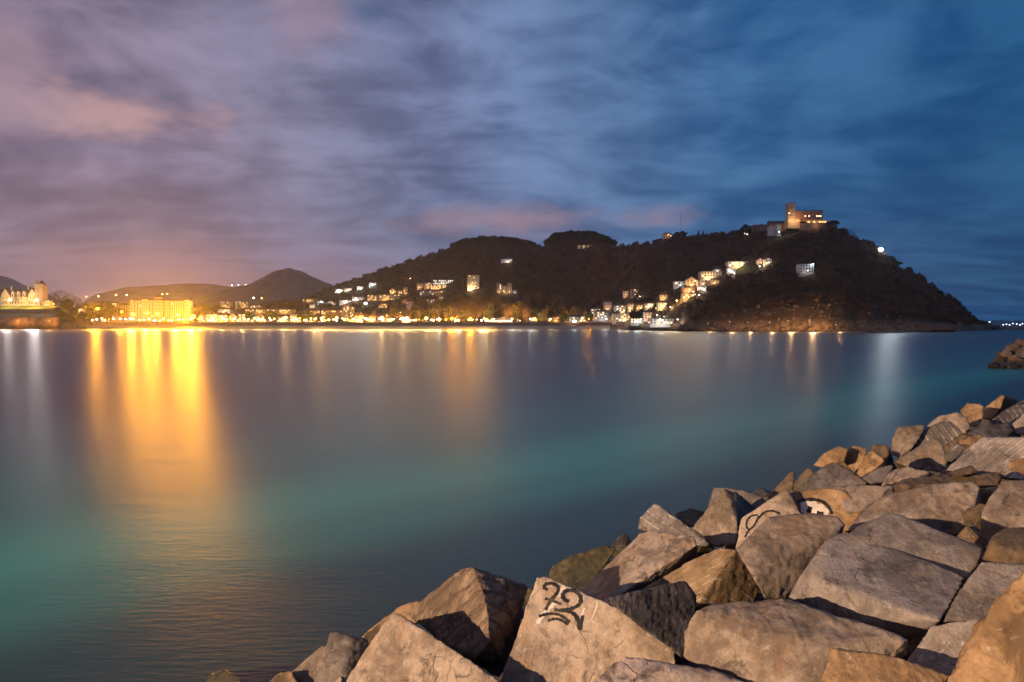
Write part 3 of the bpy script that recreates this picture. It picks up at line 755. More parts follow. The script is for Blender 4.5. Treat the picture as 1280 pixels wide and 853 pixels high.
far_hill('far_coast', [(1195,409),(1220,403),(1245,400.5),(1275,401),(1300,399),(1400,396)], 6400, 800, (.06,.09,.14), 12)

sand = simple_mat('beach_sand', (.30,.23,.15), .9, .15, .2)
# beach sheet just above the shore land
V_, F_ = [], []
bx = [108 + i*6 for i in range(110)]
for px in bx:
    S = shore(px)
    e = .0 if 125 < px < 735 else -8
    for q in (-3+e*.2, 10, 25, 40, 56):
        V_.append(((px-CX)*(S+q)/F, S+q, max(-.3, q*.12) + .35))
for i in range(len(bx)-1):
    for j in range(4):
        a = i*5+j; F_.append((a, a+5, a+6, a+1))
tag(link('beach', mesh_np('beach', V_, F_, True), sand), kind='structure')
prom = simple_mat('promenade_paving', (.28,.25,.22), .9, .15, .3)
V_, F_ = [], []
for px in bx:
    S = shore(px)
    for q in (61.5, 84):
        V_.append(((px-CX)*(S+q)/F, S+q, 12.6))
for i in range(len(bx)-1):
    a = i*2; F_.append((a, a+2, a+3, a+1))
tag(link('promenade', mesh_np('promenade', V_, F_), prom), kind='structure')

wallm = simple_mat('wall_stone_brown', (.22,.14,.09), .9, .3, .35)
def wall_strip(name, label, pxs, q0, q1, z0, z1, mat, Yf=None):
    V_, F_ = [], []
    for px in pxs:
        S = (Yf(px) if Yf else shore(px))
        for (q, z) in ((q0, z0), (q0+.6, z1), (q1, z1), (q1, z0)):
            V_.append(((px-CX)*(S+q)/F, S+q, z))
    n_ = len(pxs)
    for i in range(n_-1):
        for j in range(4):
            a = i*4+j; b = i*4+(j+1) % 4; F_.append((a, a+4, b+4, b))
    F_.append((0, 1, 2, 3)); e = (n_-1)*4; F_.append((e+3, e+2, e+1, e))
    return tag(link(name, mesh_np(name, V_, F_), mat), label, 'wall')
sw = wall_strip('sea_wall', 'long dark sea wall between the beach and the lit promenade', [112+i*6 for i in range(118)], 57, 61, 3.0, 13.0, wallm)
MBr = MB()
for px in [114+i*3 for i in range(220)]:
    S = shore(px); c = ((px-CX)*(S+58)/F, S+58)
    MBr.box(c[0]-.12, c[0]+.12, c[1]-.1, c[1]+.1, 13, 14.1)
MBr.build('railing', simple_mat('white_railing', (.7,.68,.62), .5), sw)
wall_strip('retaining_wall', 'brown retaining wall at the waterline below the turreted mansion', [-60+i*5 for i in range(28)], 6, 11.5, -1, 20.8, simple_mat('wall_ochre', (.30,.17,.07), .9, .45, .12))
wall_strip('terrace_wall', 'dark pinkish terrace wall above the brown retaining wall', [-60+i*5 for i in range(25)], 46, 50, 24, 33.5, simple_mat('wall_rose', (.20,.11,.09), .9, .3, .2))
def lawnz(px, q): return lerp_tab([(56,35.2),(60,36),(85,41.9),(120,42.6)], q) + .3
V_, F_ = [], []
lx = [-60+i*6 for i in range(27)]
for px in lx:
    for q in (56, 62, 72, 85, 120):
        k = sstep(78, 100, px); zz_ = lawnz(px, q)
        Yq = shore(px)+q
        V_.append(((px-CX)*Yq/F, Yq, max(land(px, Yq, False)+.5, zz_ if px < 70 else -9)))
for i in range(len(lx)-1):
    for j in range(4):
        a = i*5+j; F_.append((a, a+5, a+6, a+1))
tag(link('lawn', mesh_np('lawn', V_, F_, True), simple_mat('lawn_grass', (.13,.15,.02), .95, .3, .3)), kind='structure')
# rocky low quay at the headland foot
wall_strip('sea_wall', 'low dark sea wall in front of the long white quay house', [786+i*4 for i in range(17)], 0, 14, -1, 9.5, simple_mat('wall_wet', (.12,.08,.05), .9, .4, .3))

foam_m, g, out = new_mat('surf_foam')
tcx = g.node('ShaderNodeTexCoord').outputs['Object']
nf = g.noise(g.mapping(tcx, sc=(.02, .2, 1)), 1.0, 4)
b1 = g.node('ShaderNodeBsdfDiffuse', None, {'Color': (.75,.75,.78)}); b2 = g.node('ShaderNodeBsdfTransparent')
mx = g.node('ShaderNodeMixShader', None, {0: g.mr(nf, .38, .58, 0, .85), 1: b2.outputs[0], 2: b1.outputs[0]})
g.l.new(mx.outputs[0], out.inputs[0])
V_, F_ = [], []
def foam(px0, px1, q0, q1):
    b = len(V_); n_ = 24
    for i in range(n_+1):
        px = px0 + (px1-px0)*i/n_; S = shore(px); tpr = math.sin(math.pi*i/n_)**.5
        for q in ((q0+q1)/2-(q1-q0)/2*tpr, (q0+q1)/2+(q1-q0)/2*tpr):
            V_.append(((px-CX)*(S+q)/F, S+q, .12))
    for i in range(n_):
        a = b+i*2; F_.append((a, a+2, a+3, a+1))
for a in ((1040,1085,-12,1),(1085,1170,-9,2),(1165,1228,-40,-10),(1190,1290,-5,25),(890,960,-5,1),(150,180,-6,1),(250,270,-5,1),(430,450,-5,1),(706,724,-5,1),(732,745,-5,1),(755,768,-5,1)):
    foam(*a)
tag(link('surf', mesh_np('surf', V_, F_), foam_m), 'thin white line of surf along the far shore', kind='stuff')

# ------------------------------------------------------------------ woods
def leaf_cards(n, rad, size, shape='ball', seed=0, up=0.0):
    r = np.random.default_rng(seed)
    d = r.normal(size=(n, 3)); d /= np.linalg.norm(d, axis=1)[:, None]
    lobes = r.normal(size=(9, 3)); lobes /= np.linalg.norm(lobes, axis=1)[:, None]
    k = (d @ lobes.T).max(axis=1)
    rr = (.55 + .45*r.random(n)**.5)*(.62+.42*k)
    c = d*rr[:, None]*np.array(rad)
    if shape == 'flat': c[:, 2] = np.abs(c[:, 2])*.8
    if shape == 'cone': c[:, :2] *= (1-.75*((c[:, 2]/rad[2])+1)/2)[:, None]
    a = r.normal(size=(n, 3)); a /= np.linalg.norm(a, axis=1)[:, None]
    if up: a[:, 2] += up; a /= np.linalg.norm(a, axis=1)[:, None]
    b = np.cross(a, r.normal(size=(n, 3))); b /= np.linalg.norm(b, axis=1)[:, None]
    s = size*(.6+.8*r.random(n))[:, None]
    wd = .45 if not up else .09
    q = np.stack([c-a*s-b*s*wd, c+a*s-b*s*wd*.6, c+a*s*1.1+b*s*wd*.6, c-a*s+b*s*wd], axis=1)
    return q.reshape(-1, 3)
def leaf_mat(name, a, b, sc=.15):
    m, g, out = new_mat(name)
    geo = g.node('ShaderNodeNewGeometry').outputs['Position']
    rnd = g.node('ShaderNodeObjectInfo').outputs['Random']
    n = g.m('ADD', g.noise(geo, sc, 3), g.m('MULTIPLY', g.m('SUBTRACT', rnd, .5), .35))
    c = g.ramp(n, [(.35, a), (.65, b)])
    d = g.node('ShaderNodeBsdfDiffuse', None, {'Color': c}); t = g.node('ShaderNodeBsdfTranslucent', None, {'Color': c})
    mx = g.node('ShaderNodeMixShader', None, {0: .3, 1: d.outputs[0], 2: t.outputs[0]})
    g.l.new(mx.outputs[0], out.inputs[0]); return m
LM = {'dark': leaf_mat('foliage_dark', (.020,.024,.012), (.045,.045,.020)), 'brown': leaf_mat('twigs_brown', (.11,.070,.040), (.22,.14,.07)),
      'green': leaf_mat('foliage_green', (.045,.06,.018), (.09,.10,.03)), 'olive': leaf_mat('foliage_olive', (.09,.075,.025), (.19,.15,.045)),
      'wood': leaf_mat('wood_cover', (.012,.013,.008), (.11,.062,.036), .03)}
variants = [leaf_cards(46, (1, 1, .85), .34, seed=s) for s in range(8)]
pts = []
rr_ = random.Random(3)
def boxed(px, Y):
    return False
tries = 0
Hs = []   # house rectangles (px0,px1,Y) kept clear, filled below
HOUSES = []
# ------------------------------------------------------------------ buildings
def wall_mat(name, c): return simple_mat(name, c, .85, .12, .25)
WM = {'white': wall_mat('plaster_white', (.62,.60,.56)), 'cream': wall_mat('plaster_cream', (.60,.50,.34)), 'ochre': wall_mat('plaster_ochre', (.50,.33,.16)),
      'pink': wall_mat('plaster_rose', (.50,.36,.30)), 'grey': wall_mat('plaster_grey', (.38,.36,.35)), 'stone': wall_mat('stone_tan', (.36,.27,.18)), 'brick': wall_mat('brick_brown', (.30,.16,.09)),
      'dark': wall_mat('wall_dark_stone', (.12,.09,.08))}
RF = {'tile': simple_mat('roof_tile', (.16,.07,.045), .9, .25, .6), 'slate': simple_mat('roof_slate', (.07,.065,.07), .8, .2, .6), 'flat': simple_mat('roof_flat', (.18,.16,.15), .9, .2, .3)}
win_dark = simple_mat('window_glass_dark', (.03,.03,.035), .25, .1, 1, .5)
win_lit = emit_mat('window_lit', (1.0,.62,.28), 3.0); win_white = emit_mat('window_lit_white', (1.0,.84,.62), 2.4)
trim = simple_mat('window_trim', (.55,.50,.42), .8)
def window_mesh(w_, h_):
    m = MB(); m.box(-w_/2, w_/2, -.06, .06, 0, h_)
    return m.mesh('window')
metal = simple_mat('lamp_pole_metal', (.10,.10,.10), .5)
YEL = (1.0,.375,.02); ORA = (1.0,.56,.16); WAR = (1.0,.70,.36); WHI = (1.0,.90,.78); COO = (.72,.95,1.0); PUR = (1.0,.93,.97)
head_mats = {}
def head_mat(c, s):
    key = (c, s)
    if key not in head_mats: head_mats[key] = emit_mat('lamp_glow', c, s)
    return head_mats[key]
def z_low(c): return c.z < 32
def lamp(px, py, Y, power, col, label, r=.8, post=9.0, glow=14, spot=0, name='street_lamp', cat='street lamp', group=None, spotcol=None, off=(0,0,0), arms=True):
    if r >= .8 and Y > 900: r *= (1.65 if Y > 1330 else 1.25)
    c = P(px, py, Y)
    if post is None: post = 2.0
    e = empty(name, (c.x, c.y, c.z-post))
    tag(e, label, cat, group)
    m = MB(); m.tube((0,0,0), (0,0,post-r*.4), .16, .09, 6); m.box(-.28,.28,-.28,.28,0,.5)
    m.build('pole', metal, e)
    MB().ball((0, 0, post), r, 10, 6, .75).build('lamp_head', head_mat(col, glow), e)
    MB().tube((0,0,post+r*.7), (0,0,post+r*.95), r*.75, r*.1, 8).build('cap', metal, e)
    if power and 1330 < Y < 1460 and z_low(c):   # beam turned landward to keep its reflection off the sea: lights the street, the facades and trees behind it
        add_light('light', 'SPOT', (0, -r*1.2-.4, post), power*(7.5 if not 158 < px < 240 else 1.15), col, max(r*.6, .4), e, rot=(math.radians(82), 0, -math.atan2(c.x, c.y)), spot=math.radians(172), blend=.3)
    elif power: add_light('light', 'POINT', (off[0], off[1]-r*1.6-.5, post+off[2]), power*((3.2 if px > 238 else 1.4) if (Y > 1340 and Y < 1460 and z_low(c)) else .8), col, max(r*.8, .5), e)
    if spot:
        add_light('light', 'SPOT', (0, -r-1.0, post+r), spot*(3.2 if col == YEL else 3.0 if spotcol else .85), spotcol or col, 1.5, e, rot=(math.radians(-89), 0, -math.atan2(c.x, c.y)), spot=math.radians(70), blend=.6)
    return e
nH = 0
def house(px0, px1, pyt, pyb, label, wall='white', roof='tile', rtype='gable', roofh=.28, Y=None, depth=None, lit=.25, glow=0, lampc=WAR, win=True, cat='house', name='house', rz=0.0, group=None, cell=4.2, keep_light=True, below=4.0, wlit=None, ext=None):
    """roofh = part of the total height that is roof"""
    global nH; nH += 1
    R_ = random.Random(nH*17+3)
    pc = (px0+px1)/2
    if Y is None: Y = hit(pc, pyb)
    base = P(pc, pyb, Y); W = (px1-px0)*Y/F*.97; TH = (pyb-pyt)*Y/F
    D = depth or max(7, min(16, W*.7)); rh = TH*roofh if rtype != 'flat' else .5; wh = TH-rh
    e = empty(name, (base.x, base.y, base.z), rz); tag(e, label, cat, group)
    w2 = W/2
    MB().box(-w2, w2, 0, D, -below, wh).build('wall', WM[wall], e)
    if rtype == 'gable': MB().gable(-w2-.4, w2+.4, -.4, D+.4, wh+.003, TH).build('roof', RF[roof], e)
    elif rtype == 'front':
        MB().gable(-w2-.3, w2+.3, -.3, D+.3, wh+.003, TH, 'y').build('roof', RF[roof], e)
        MB().poly([(-w2*.85,-.32,wh+.02),(w2*.85,-.32,wh+.02),(0,-.32,wh+rh*.82)], [(0,1,2)]).build('gable_wall', WM[wall], e)
    elif rtype == 'hip': MB().hip(-w2-.4, w2+.4, -.4, D+.4, wh+.003, TH).build('roof', RF[roof], e)
    else:
        m = MB(); m.box(-w2-.15, w2+.15, -.15, D+.15, wh+.003, wh+.45); m.build('roof', RF['flat'], e)
    if rtype in ('gable', 'hip') and W > 9:
        MB().box(w2*.3, w2*.3+.9, D*.5, D*.5+.9, wh+rh*.5, TH+1.0).build('chimney', WM[wall], e)
    if win:
        cols = max(2, min(12, int(round(W/cell)))); rows = max(1, min(9, int(round(wh/3.4))))
        cw = W/cols; rh_ = wh/rows
        me_d = window_mesh(min(1.9, cw*.5), rh_*.56); me_d.materials.append(win_dark)
        me_l = me_d.copy(); me_l.materials.clear(); me_l.materials.append(R_.choice((win_lit, win_lit, win_white)))
        for i in range(cols):
            for j in range(rows):
                L = R_.random() < lit
                if wlit: L = (i, j) in wlit
                o = link('window', me_l if L else me_d, None, e, (-w2+cw*(i+.5), -.03, rh_*(j+.28)))
        if rows > 1 and W > 14:
            m = MB()
            for j in range(1, rows): m.box(-w2-.1, w2+.1, -.22, -.003, rh_*j-.12, rh_*j+.12)
            m.build('string_course', trim, e)
    if glow:
        k_ = W*TH
        # lamp ball and separate fill light added to brighten the facade
        lm = MB().ball((0, -3.2, min(wh*.35, 3.2)), .35, 8, 5).build('added_facade_lamp', head_mat(lampc, 12), e)
        add_light('light', 'POINT', (R_.uniform(-.2, .2)*W, -7.0, 2.5), glow*(.12 if lampc in (WHI, COO) else .30), lampc, .6, e)
    HOUSES.append((px0, px1, pyt, pyb, Y, base, W, D))
    return e

def crenel(x0, x1, y0, y1, z0, zb, z1, n):
    pts = [(x0, z0)]; w_ = (x1-x0)/(2*n-1)
    for i in range(n):
        a = x0+2*i*w_; pts += [(a, z1), (a+w_, z1)]
        if i < n-1: pts += [(a+w_, zb), (a+2*w_, zb)]
    pts.append((x1, z0)); k = len(pts); m = MB()
    m.poly([(p[0], y0, p[1]) for p in pts] + [(p[0], y1, p[1]) for p in pts], [tuple(range(k))[::-1], tuple(range(k, 2*k))] + [(i, (i+1) % k, k+(i+1) % k, k+i) for i in range(k)])
    return m
# turreted mansion on the left
def mansion():
    Y = 1338.0; s = Y/F
    b = P(0, 382.5, Y)
    def X(px): return (px)*s
    def Zc(py): return (382.5-py)*s
    e = empty('mansion', (b.x, b.y, b.z)); tag(e, 'floodlit cream mansion with gables, dormers and a battlemented tower', 'mansion')
    MB().box(X(-14), X(44.5), 0, 16, -4, Zc(371.5)).build('wall', WM['cream'], e)
    MB().gable(X(-14.5), X(45), -.5, 16.5, Zc(371.5)+.003, Zc(361.5)).build('roof', RF['tile'], e)
    for c in (7.5, 41, -12):
        gw = MB(); gw.box(X(c-5), X(c+5), -2.2, 7, -4, Zc(368)); gw.gable(X(c-5), X(c+5), -2.2, 7, Zc(368)+.003, Zc(361)+.0, 'y'); gw.build('gable_wall', WM['cream'], e)
        rf = MB(); rf.poly([(X(c-5.8),-2.6,Zc(368.6)),(X(c),-2.6,Zc(360)),(X(c+5.8),-2.6,Zc(368.6)),(X(c-5.8),9,Zc(368.6)),(X(c),9,Zc(360)),(X(c+5.8),9,Zc(368.6)),
             (X(c-5.2),-2.6,Zc(369.2)),(X(c),-2.6,Zc(361)),(X(c+5.2),-2.6,Zc(369.2)),(X(c-5.2),9,Zc(369.2)),(X(c),9,Zc(361)),(X(c+5.2),9,Zc(369.2))],
             [(0,1,4,3),(1,2,5,4),(6,9,10,7),(7,10,11,8),(0,6,7,1),(1,7,8,2),(3,4,10,9),(4,5,11,10),(0,3,9,6),(2,8,11,5)]).build('gable_roof', RF['tile'], e)
    for c in (16, 23, 30):
        d = MB().box(X(c-1.6), X(c+1.6), -.6, 5, Zc(371), Zc(367)).build('dormer', WM['cream'], e)
        MB().gable(X(c-2.2), X(c+2.2), -.9, 6, Zc(367)+.003, Zc(363.8), 'y').build('roof', WM['cream'], d)
        MB().box(X(c-.7), X(c+.7), -.68, -.57, Zc(370.2), Zc(367.8)).build('window', win_dark, d)
    for c in (11, 32): MB().box(X(c-.8), X(c+.8), 7, 9, Zc(364), Zc(357.5)).build('chimney', WM['cream'], e)
    t = MB(); t.box(X(44.5), X(54.5), -3, 12, -4, Zc(358.5)); t.box(X(43.8), X(55.2), -3.8, 12.8, Zc(358.5)+.003, Zc(356.5)); tw = t.build('tower', WM['stone'], e)
    bt = crenel(X(43.9), X(55.1), -3.8, -2.9, Zc(356.5)+.003, Zc(356.1), Zc(354.8), 5)
    bt.build('battlement', WM['cream'], tw)
    MB().box(X(44), X(46.2), 0, 3, Zc(356.5)+.004, Zc(349.5)).build('turret', WM['cream'], tw)
    MB().hip(X(47.5), X(54), 0, 8, Zc(356.5)+.004, Zc(351)).build('roof', RF['tile'], tw)
    MB().tube((X(49),4,Zc(352)), (X(49),4,Zc(346)), .15, .08, 6).build('flagpole', metal, tw)
    MB().box(X(54.5), X(62), 0, 10, -4, Zc(376)).build('annex', WM['cream'], e)
    wm = window_mesh(1.7, 4.2); wm.materials.append(win_dark)
    for c in (2,5,8.5,13,16,19.5,23,26.5,30,34,38,41,44.2-1.2,47,51.5,57,60): link('window', wm, None, e, (X(c), -.08 if c not in (47,51.5,5,8.5,38,41) else (-3.08 if c > 45 else -2.28), Zc(380)))
    wm2 = window_mesh(1.3, 2.6); wm2.materials.append(win_dark)
    for c in (5.6,9.4,39,43): link('window', wm2, None, e, (X(c), -2.28, Zc(373)))
    for c in (13,20,27,34): link('window', wm2, None, e, (X(c), -.08, Zc(374.6)))
    for (c, z) in ((49.5,366),(49.5,371)): link('window', wm2, None, e, (X(c), -3.08, Zc(z)))
    MB().box(X(51), X(53.2), -3.1, -2.9, 0, 5).build('door', win_dark, e)
mansion()
lamp(12.5, 375, 1322, 62000, (1,.66,.24), 'white floodlight in front of the left gable of the mansion', 1.9, 8, 26, spot=45000, spotcol=PUR, name='floodlight', cat='floodlight')
lamp(46, 375.5, 1322, 80000, (1,.66,.24), 'white floodlight at the foot of the mansion tower', 2.1, 8, 28, spot=90000, spotcol=PUR, name='floodlight', cat='floodlight')
lamp(22, 401, 1246, 26000, (1,.45,.12), 'added orange lamp brightening the left half of the retaining wall', .3, 5)  # this lamp and the next are added to brighten the retaining wall
lamp(62, 401, 1246, 26000, (1,.45,.12), 'added orange lamp brightening the right end of the retaining wall', .3, 5)
lamp(34, 379, 1318, 16000, YEL, 'small low lamp on the lawn between the two mansion floodlights', .6, 3)
lamp(67, 380, 1330, 22000, YEL, 'lamp at the right end of the mansion lawn', .8, 5)

# beachfront hotels
_hotel = house(162, 204, 374, 399.5, 'long yellow floodlit seafront hotel with rows of balconies, a small turret on its roof', 'cream', 'tile', 'hip', .08, Y=1400, lit=.03, cat='hotel', name='hotel', depth=16, cell=5.5)
def dress(e, W, TH, D, bays, floors):
    for (a, b, up) in bays:
        m = MB(); m.box(a*W, b*W, -1.6, 0-.003, 0, TH*.93+up); bay = m.build('bay', WM['cream'], e)
        MB().hip(a*W-.4, b*W+.4, -2.0, 3.0, TH*.93+up+.003, TH*.93+up+2.6).build('roof', RF['tile'], bay)
        wm = window_mesh(1.5, 2.2); wm.materials.append(win_dark)
        nb = max(2, int((b-a)*W/3.6))
        for i in range(nb):
            for j in range(floors): link('window', wm, None, bay, ((a+(b-a)*(i+.5)/nb)*W, -1.68, TH*.93*(j+.25)/floors))
    m = MB()
    for j in range(1, floors): m.box(-W/2, W/2, -.9, -.003, TH*.93*j/floors-.1, TH*.93*j/floors+.06)
    m.build('balcony_slab', WM['grey'], e)
    m = MB(); m.box(-W/2-.3, W/2+.3, -.55, -.003, TH*.90, TH*.92+.3); m.build('cornice', trim, e)
_w = 42*1400/F*.97; dress(_hotel, _w, 25.5*1400/F, 16, [(-.5,-.40,0),(-.13,.05,2.4),(.26,.46,0)], 6)
house(193, 201, 369.5, 375, 'small turret pavilion standing on the roof of the long yellow hotel', 'cream', 'tile', 'hip', .4, Y=1406, win=False, cat='turret', name='roof_turret', below=1)
_apts = house(205, 237, 374.5, 399.5, 'yellow seafront apartment block with dark balconies right of the long hotel', 'cream', 'tile', 'hip', .07, Y=1402, lit=.03, cat='apartment block', name='apartment_block', depth=16, cell=4.2)
dress(_apts, 32*1402/F*.97, 25*1402/F, 16, [(-.48,-.3,0),(.3,.48,1.5)], 6)
house(237.5, 240, 385, 399.5, 'narrow dim block against the right side of the yellow apartments', 'ochre', 'tile', 'flat', .05, Y=1408, cat='building', name='building', win=False)
house(132, 146, 377, 391, 'orange-lit building left of the long yellow hotel, half behind trees', 'ochre', 'tile', 'hip', .15, Y=1440, glow=9000, lampc=YEL, lit=.2)
house(148, 160, 379, 397, 'orange building touching the left end of the long yellow hotel', 'ochre', 'tile', 'hip', .15, Y=1430, glow=9000, lampc=YEL, lit=.1)
house(104, 114, 379, 387, 'small orange villa among trees right of the mansion', 'ochre', 'tile', 'gable', .35, Y=1500, glow=7000, lampc=YEL)
house(117, 127, 377, 387, 'orange house half hidden in trees above the starry lamp', 'ochre', 'tile', 'gable', .3, Y=1520, glow=7000, lampc=YEL)
house(96, 104, 386, 391, 'low pale kiosk on the slope right of the mansion', 'cream', 'tile', 'flat', .2, Y=1380, glow=3000, lampc=WAR)
# blocks in the left background
house(275, 289, 377, 386, 'square orange block standing high behind the white seafront houses', 'ochre', 'tile', 'flat', glow=26000, lampc=ORA)
house(294, 310, 377, 386, 'square orange block right of a similar one behind the seafront', 'ochre', 'tile', 'flat', glow=26000, lampc=ORA)
house(311, 327, 380, 387, 'wide low ochre block right of the two square orange blocks', 'ochre', 'tile', 'gable', .3, glow=20000, lampc=ORA)
house(272, 290, 385, 392, 'white tiled-roof house under the left square orange block', 'white', 'tile', 'gable', .3, Y=1500, glow=16000, lampc=WAR, lit=.4)
house(257, 271, 393, 402.5, 'white low seafront house with lit ground floor right of the brightest lamp', 'white', 'tile', 'flat', Y=1395, lit=.5, glow=16000, lampc=WHI)
house(272, 284, 391, 402.5, 'cream two-storey seafront house', 'cream', 'tile', 'gable', .3, Y=1398, lit=.4, glow=14000, lampc=ORA)
house(286, 296, 392, 402.5, 'narrow ochre seafront house between a cream house and a white block', 'ochre', 'tile', 'front', .3, Y=1398, lit=.4, glow=14000, lampc=ORA)
house(298, 317, 391.5, 402.5, 'wide white seafront block with two rows of windows', 'white', 'slate', 'hip', .15, Y=1400, lit=.3, glow=16000, lampc=WHI)
house(306, 337, 385, 391, 'left part of the long terrace roofline above the seafront', 'ochre', 'tile', 'gable', .35, Y=1470, glow=20000, lampc=ORA)
house(338, 368, 385.5, 391, 'right part of the long terrace roofline above the seafront', 'ochre', 'tile', 'gable', .35, Y=1476, glow=20000, lampc=ORA)
house(319, 333, 392, 402.5, 'ochre seafront house with a gable left of the palm-like trees', 'ochre', 'tile', 'front', .35, Y=1400, lit=.4, glow=12000, lampc=ORA)
house(346, 360, 393, 402.5, 'low tiled seafront house in the middle of the orange lamps', 'cream', 'tile', 'gable', .35, Y=1402, lit=.4, glow=12000, lampc=ORA)
house(362, 376, 391, 402.5, 'tall cream seafront house with lit windows right of the tiled low house', 'cream', 'tile', 'hip', .2, Y=1404, lit=.4, glow=12000, lampc=ORA)
house(379, 400, 386, 394, 'long ochre house with a red roof under the hillside villa', 'ochre', 'tile', 'gable', .35, Y=1480, glow=18000, lampc=ORA)
house(401, 428, 386.5, 393, 'long low ochre terrace right of the red-roofed ochre house', 'ochre', 'tile', 'gable', .3, Y=1470, glow=18000, lampc=ORA)
house(378, 396, 372.5, 379.5, 'orange floodlit villa alone on the slope above the left seafront', 'ochre', 'tile', 'hip', .3, glow=36000, lampc=ORA)
house(387, 393, 379, 386, 'small cream tower house below the orange floodlit villa', 'cream', 'tile', 'gable', .2, glow=12000, lampc=WAR)
house(397, 405, 376, 381, 'small white house right of the orange floodlit villa', 'white', 'tile', 'gable', .3, glow=16000, lampc=WHI)
house(408, 419, 376, 382, 'white gabled house on the slope between the villa and the white hillside row', 'white', 'tile', 'front', .4, glow=22000, lampc=WHI)
house(429, 436, 380, 397, 'tall narrow church-like tower at the seafront', 'stone', 'tile', 'hip', .2, Y=1430, glow=9000, lampc=ORA, name='tower', cat='tower')
house(437, 442, 384, 397, 'tan building joined to the right of the church-like tower', 'stone', 'tile', 'flat', Y=1434, glow=6000, lampc=ORA)
# left hillside
house(419, 429, 360.5, 366.5, 'brightly lit white hillside house leftmost in the top white row', 'white', 'tile', 'gable', .3, glow=46000, lampc=WHI, lit=.6)
house(430, 440, 359, 365, 'white hillside house right of the brightest top-row house', 'white', 'tile', 'gable', .3, glow=32000, lampc=WHI, lit=.4)
house(446, 454, 358, 362.5, 'white house with a blue-white lamp high on the left hillside', 'white', 'slate', 'flat', glow=30000, lampc=COO, lit=.5)
house(461, 470, 353.5, 358.5, 'topmost white house of the left hillside', 'white', 'slate', 'flat', glow=30000, lampc=COO, lit=.5)
house(424, 438, 374, 380, 'white terraced house above the church-like tower', 'white', 'tile', 'gable', .3, glow=28000, lampc=WHI, lit=.4)
house(440, 455, 370, 376, 'white long house left of the long ochre block', 'white', 'tile', 'gable', .3, glow=28000, lampc=WHI, lit=.4)
house(459, 471, 369, 376, 'left half of the long ochre hillside block', 'ochre', 'tile', 'flat', glow=16000, lampc=ORA)
house(472, 500, 368.5, 375.5, 'long ochre hillside block lit orange', 'ochre', 'tile', 'flat', glow=34000, lampc=ORA)
house(487, 495, 360, 367.5, 'small gabled ochre house on top of the long ochre block', 'ochre', 'tile', 'front', .4, glow=22000, lampc=ORA, lit=.5)
house(496, 503, 363, 368, 'small dark tan house between the gabled house and the square tower', 'stone', 'tile', 'flat', glow=6000, lampc=ORA)
house(504, 509, 358.5, 368, 'slender square ochre tower on the hillside', 'ochre', 'tile', 'hip', .12, glow=15000, lampc=ORA, name='tower', cat='tower')
house(521, 529, 354.5, 361.5, 'tan cube-shaped house at the left end of the upper terrace', 'pink', 'tile', 'flat', glow=16000, lampc=ORA)
house(530, 540, 353.5, 361, 'tan apartment house right of the tan cube-shaped house', 'pink', 'tile', 'flat', glow=18000, lampc=ORA)
house(541, 569, 350, 356, 'long block with a row of brightly lit white windows on the hillside', 'grey', 'slate', 'flat', glow=12000, lampc=WHI, lit=.85)
house(538, 562, 356.5, 362, 'orange lit terrace block below the white-windowed long block', 'ochre', 'tile', 'flat', glow=22000, lampc=ORA, lit=.5)
house(524, 560, 362.5, 369, 'wide dim ochre block lowest of the three stacked on the hillside', 'stone', 'tile', 'gable', .3, glow=18000, lampc=ORA)
house(549, 554, 368.5, 377, 'small bright cream gatehouse under the wide dim block', 'cream', 'tile', 'hip', .2, glow=14000, lampc=WHI)
house(533, 546, 373, 379, 'low white-lit house among trees left of the cream gatehouse', 'grey', 'tile', 'gable', .3, glow=9000, lampc=WHI, lit=.4)
house(473, 484, 378, 385, 'small ochre house with a red roof in the trees below the long ochre block', 'ochre', 'tile', 'gable', .3, glow=16000, lampc=ORA)
house(503, 513, 374, 379.5, 'yellow-lit house in the trees right of the long ochre block', 'ochre', 'tile', 'front', .3, glow=13000, lampc=YEL)
house(584, 599, 344, 363, 'tall pale apartment tower standing alone on the hillside', 'cream', 'tile', 'flat', glow=90000, lampc=WAR, lit=.18, name='apartment_tower', cat='apartment tower', cell=3.5)
house(626, 641, 322, 328.5, 'white villa high on the dark hillside', 'white', 'slate', 'gable', .35, glow=36000, lampc=WHI, lit=.2)
for (a, b, t_, lb) in ((621,627,354,'left turret of the castle-like brown house on the hill'),(628,633,357.5,'middle part of the castle-like brown house on the hill'),(634,640,353.5,'right turret of the castle-like brown house on the hill')):
    house(a, b, t_, 367, lb, 'stone', 'slate', 'flat', Y=hit(630, 367), glow=11000, lampc=WAR, lit=.1, name='castle_house', cat='castle house')
house(641, 646, 363, 368, 'small low wing at the right foot of the castle-like house', 'grey', 'slate', 'flat', glow=7000, lampc=WHI)
house(610, 641, 397.5, 404, 'low white-roofed beach pavilion glowing yellow inside', 'cream', 'flat', 'gable', .45, Y=1372, lit=.9, glow=22000, lampc=YEL, name='pavilion', cat='pavilion')
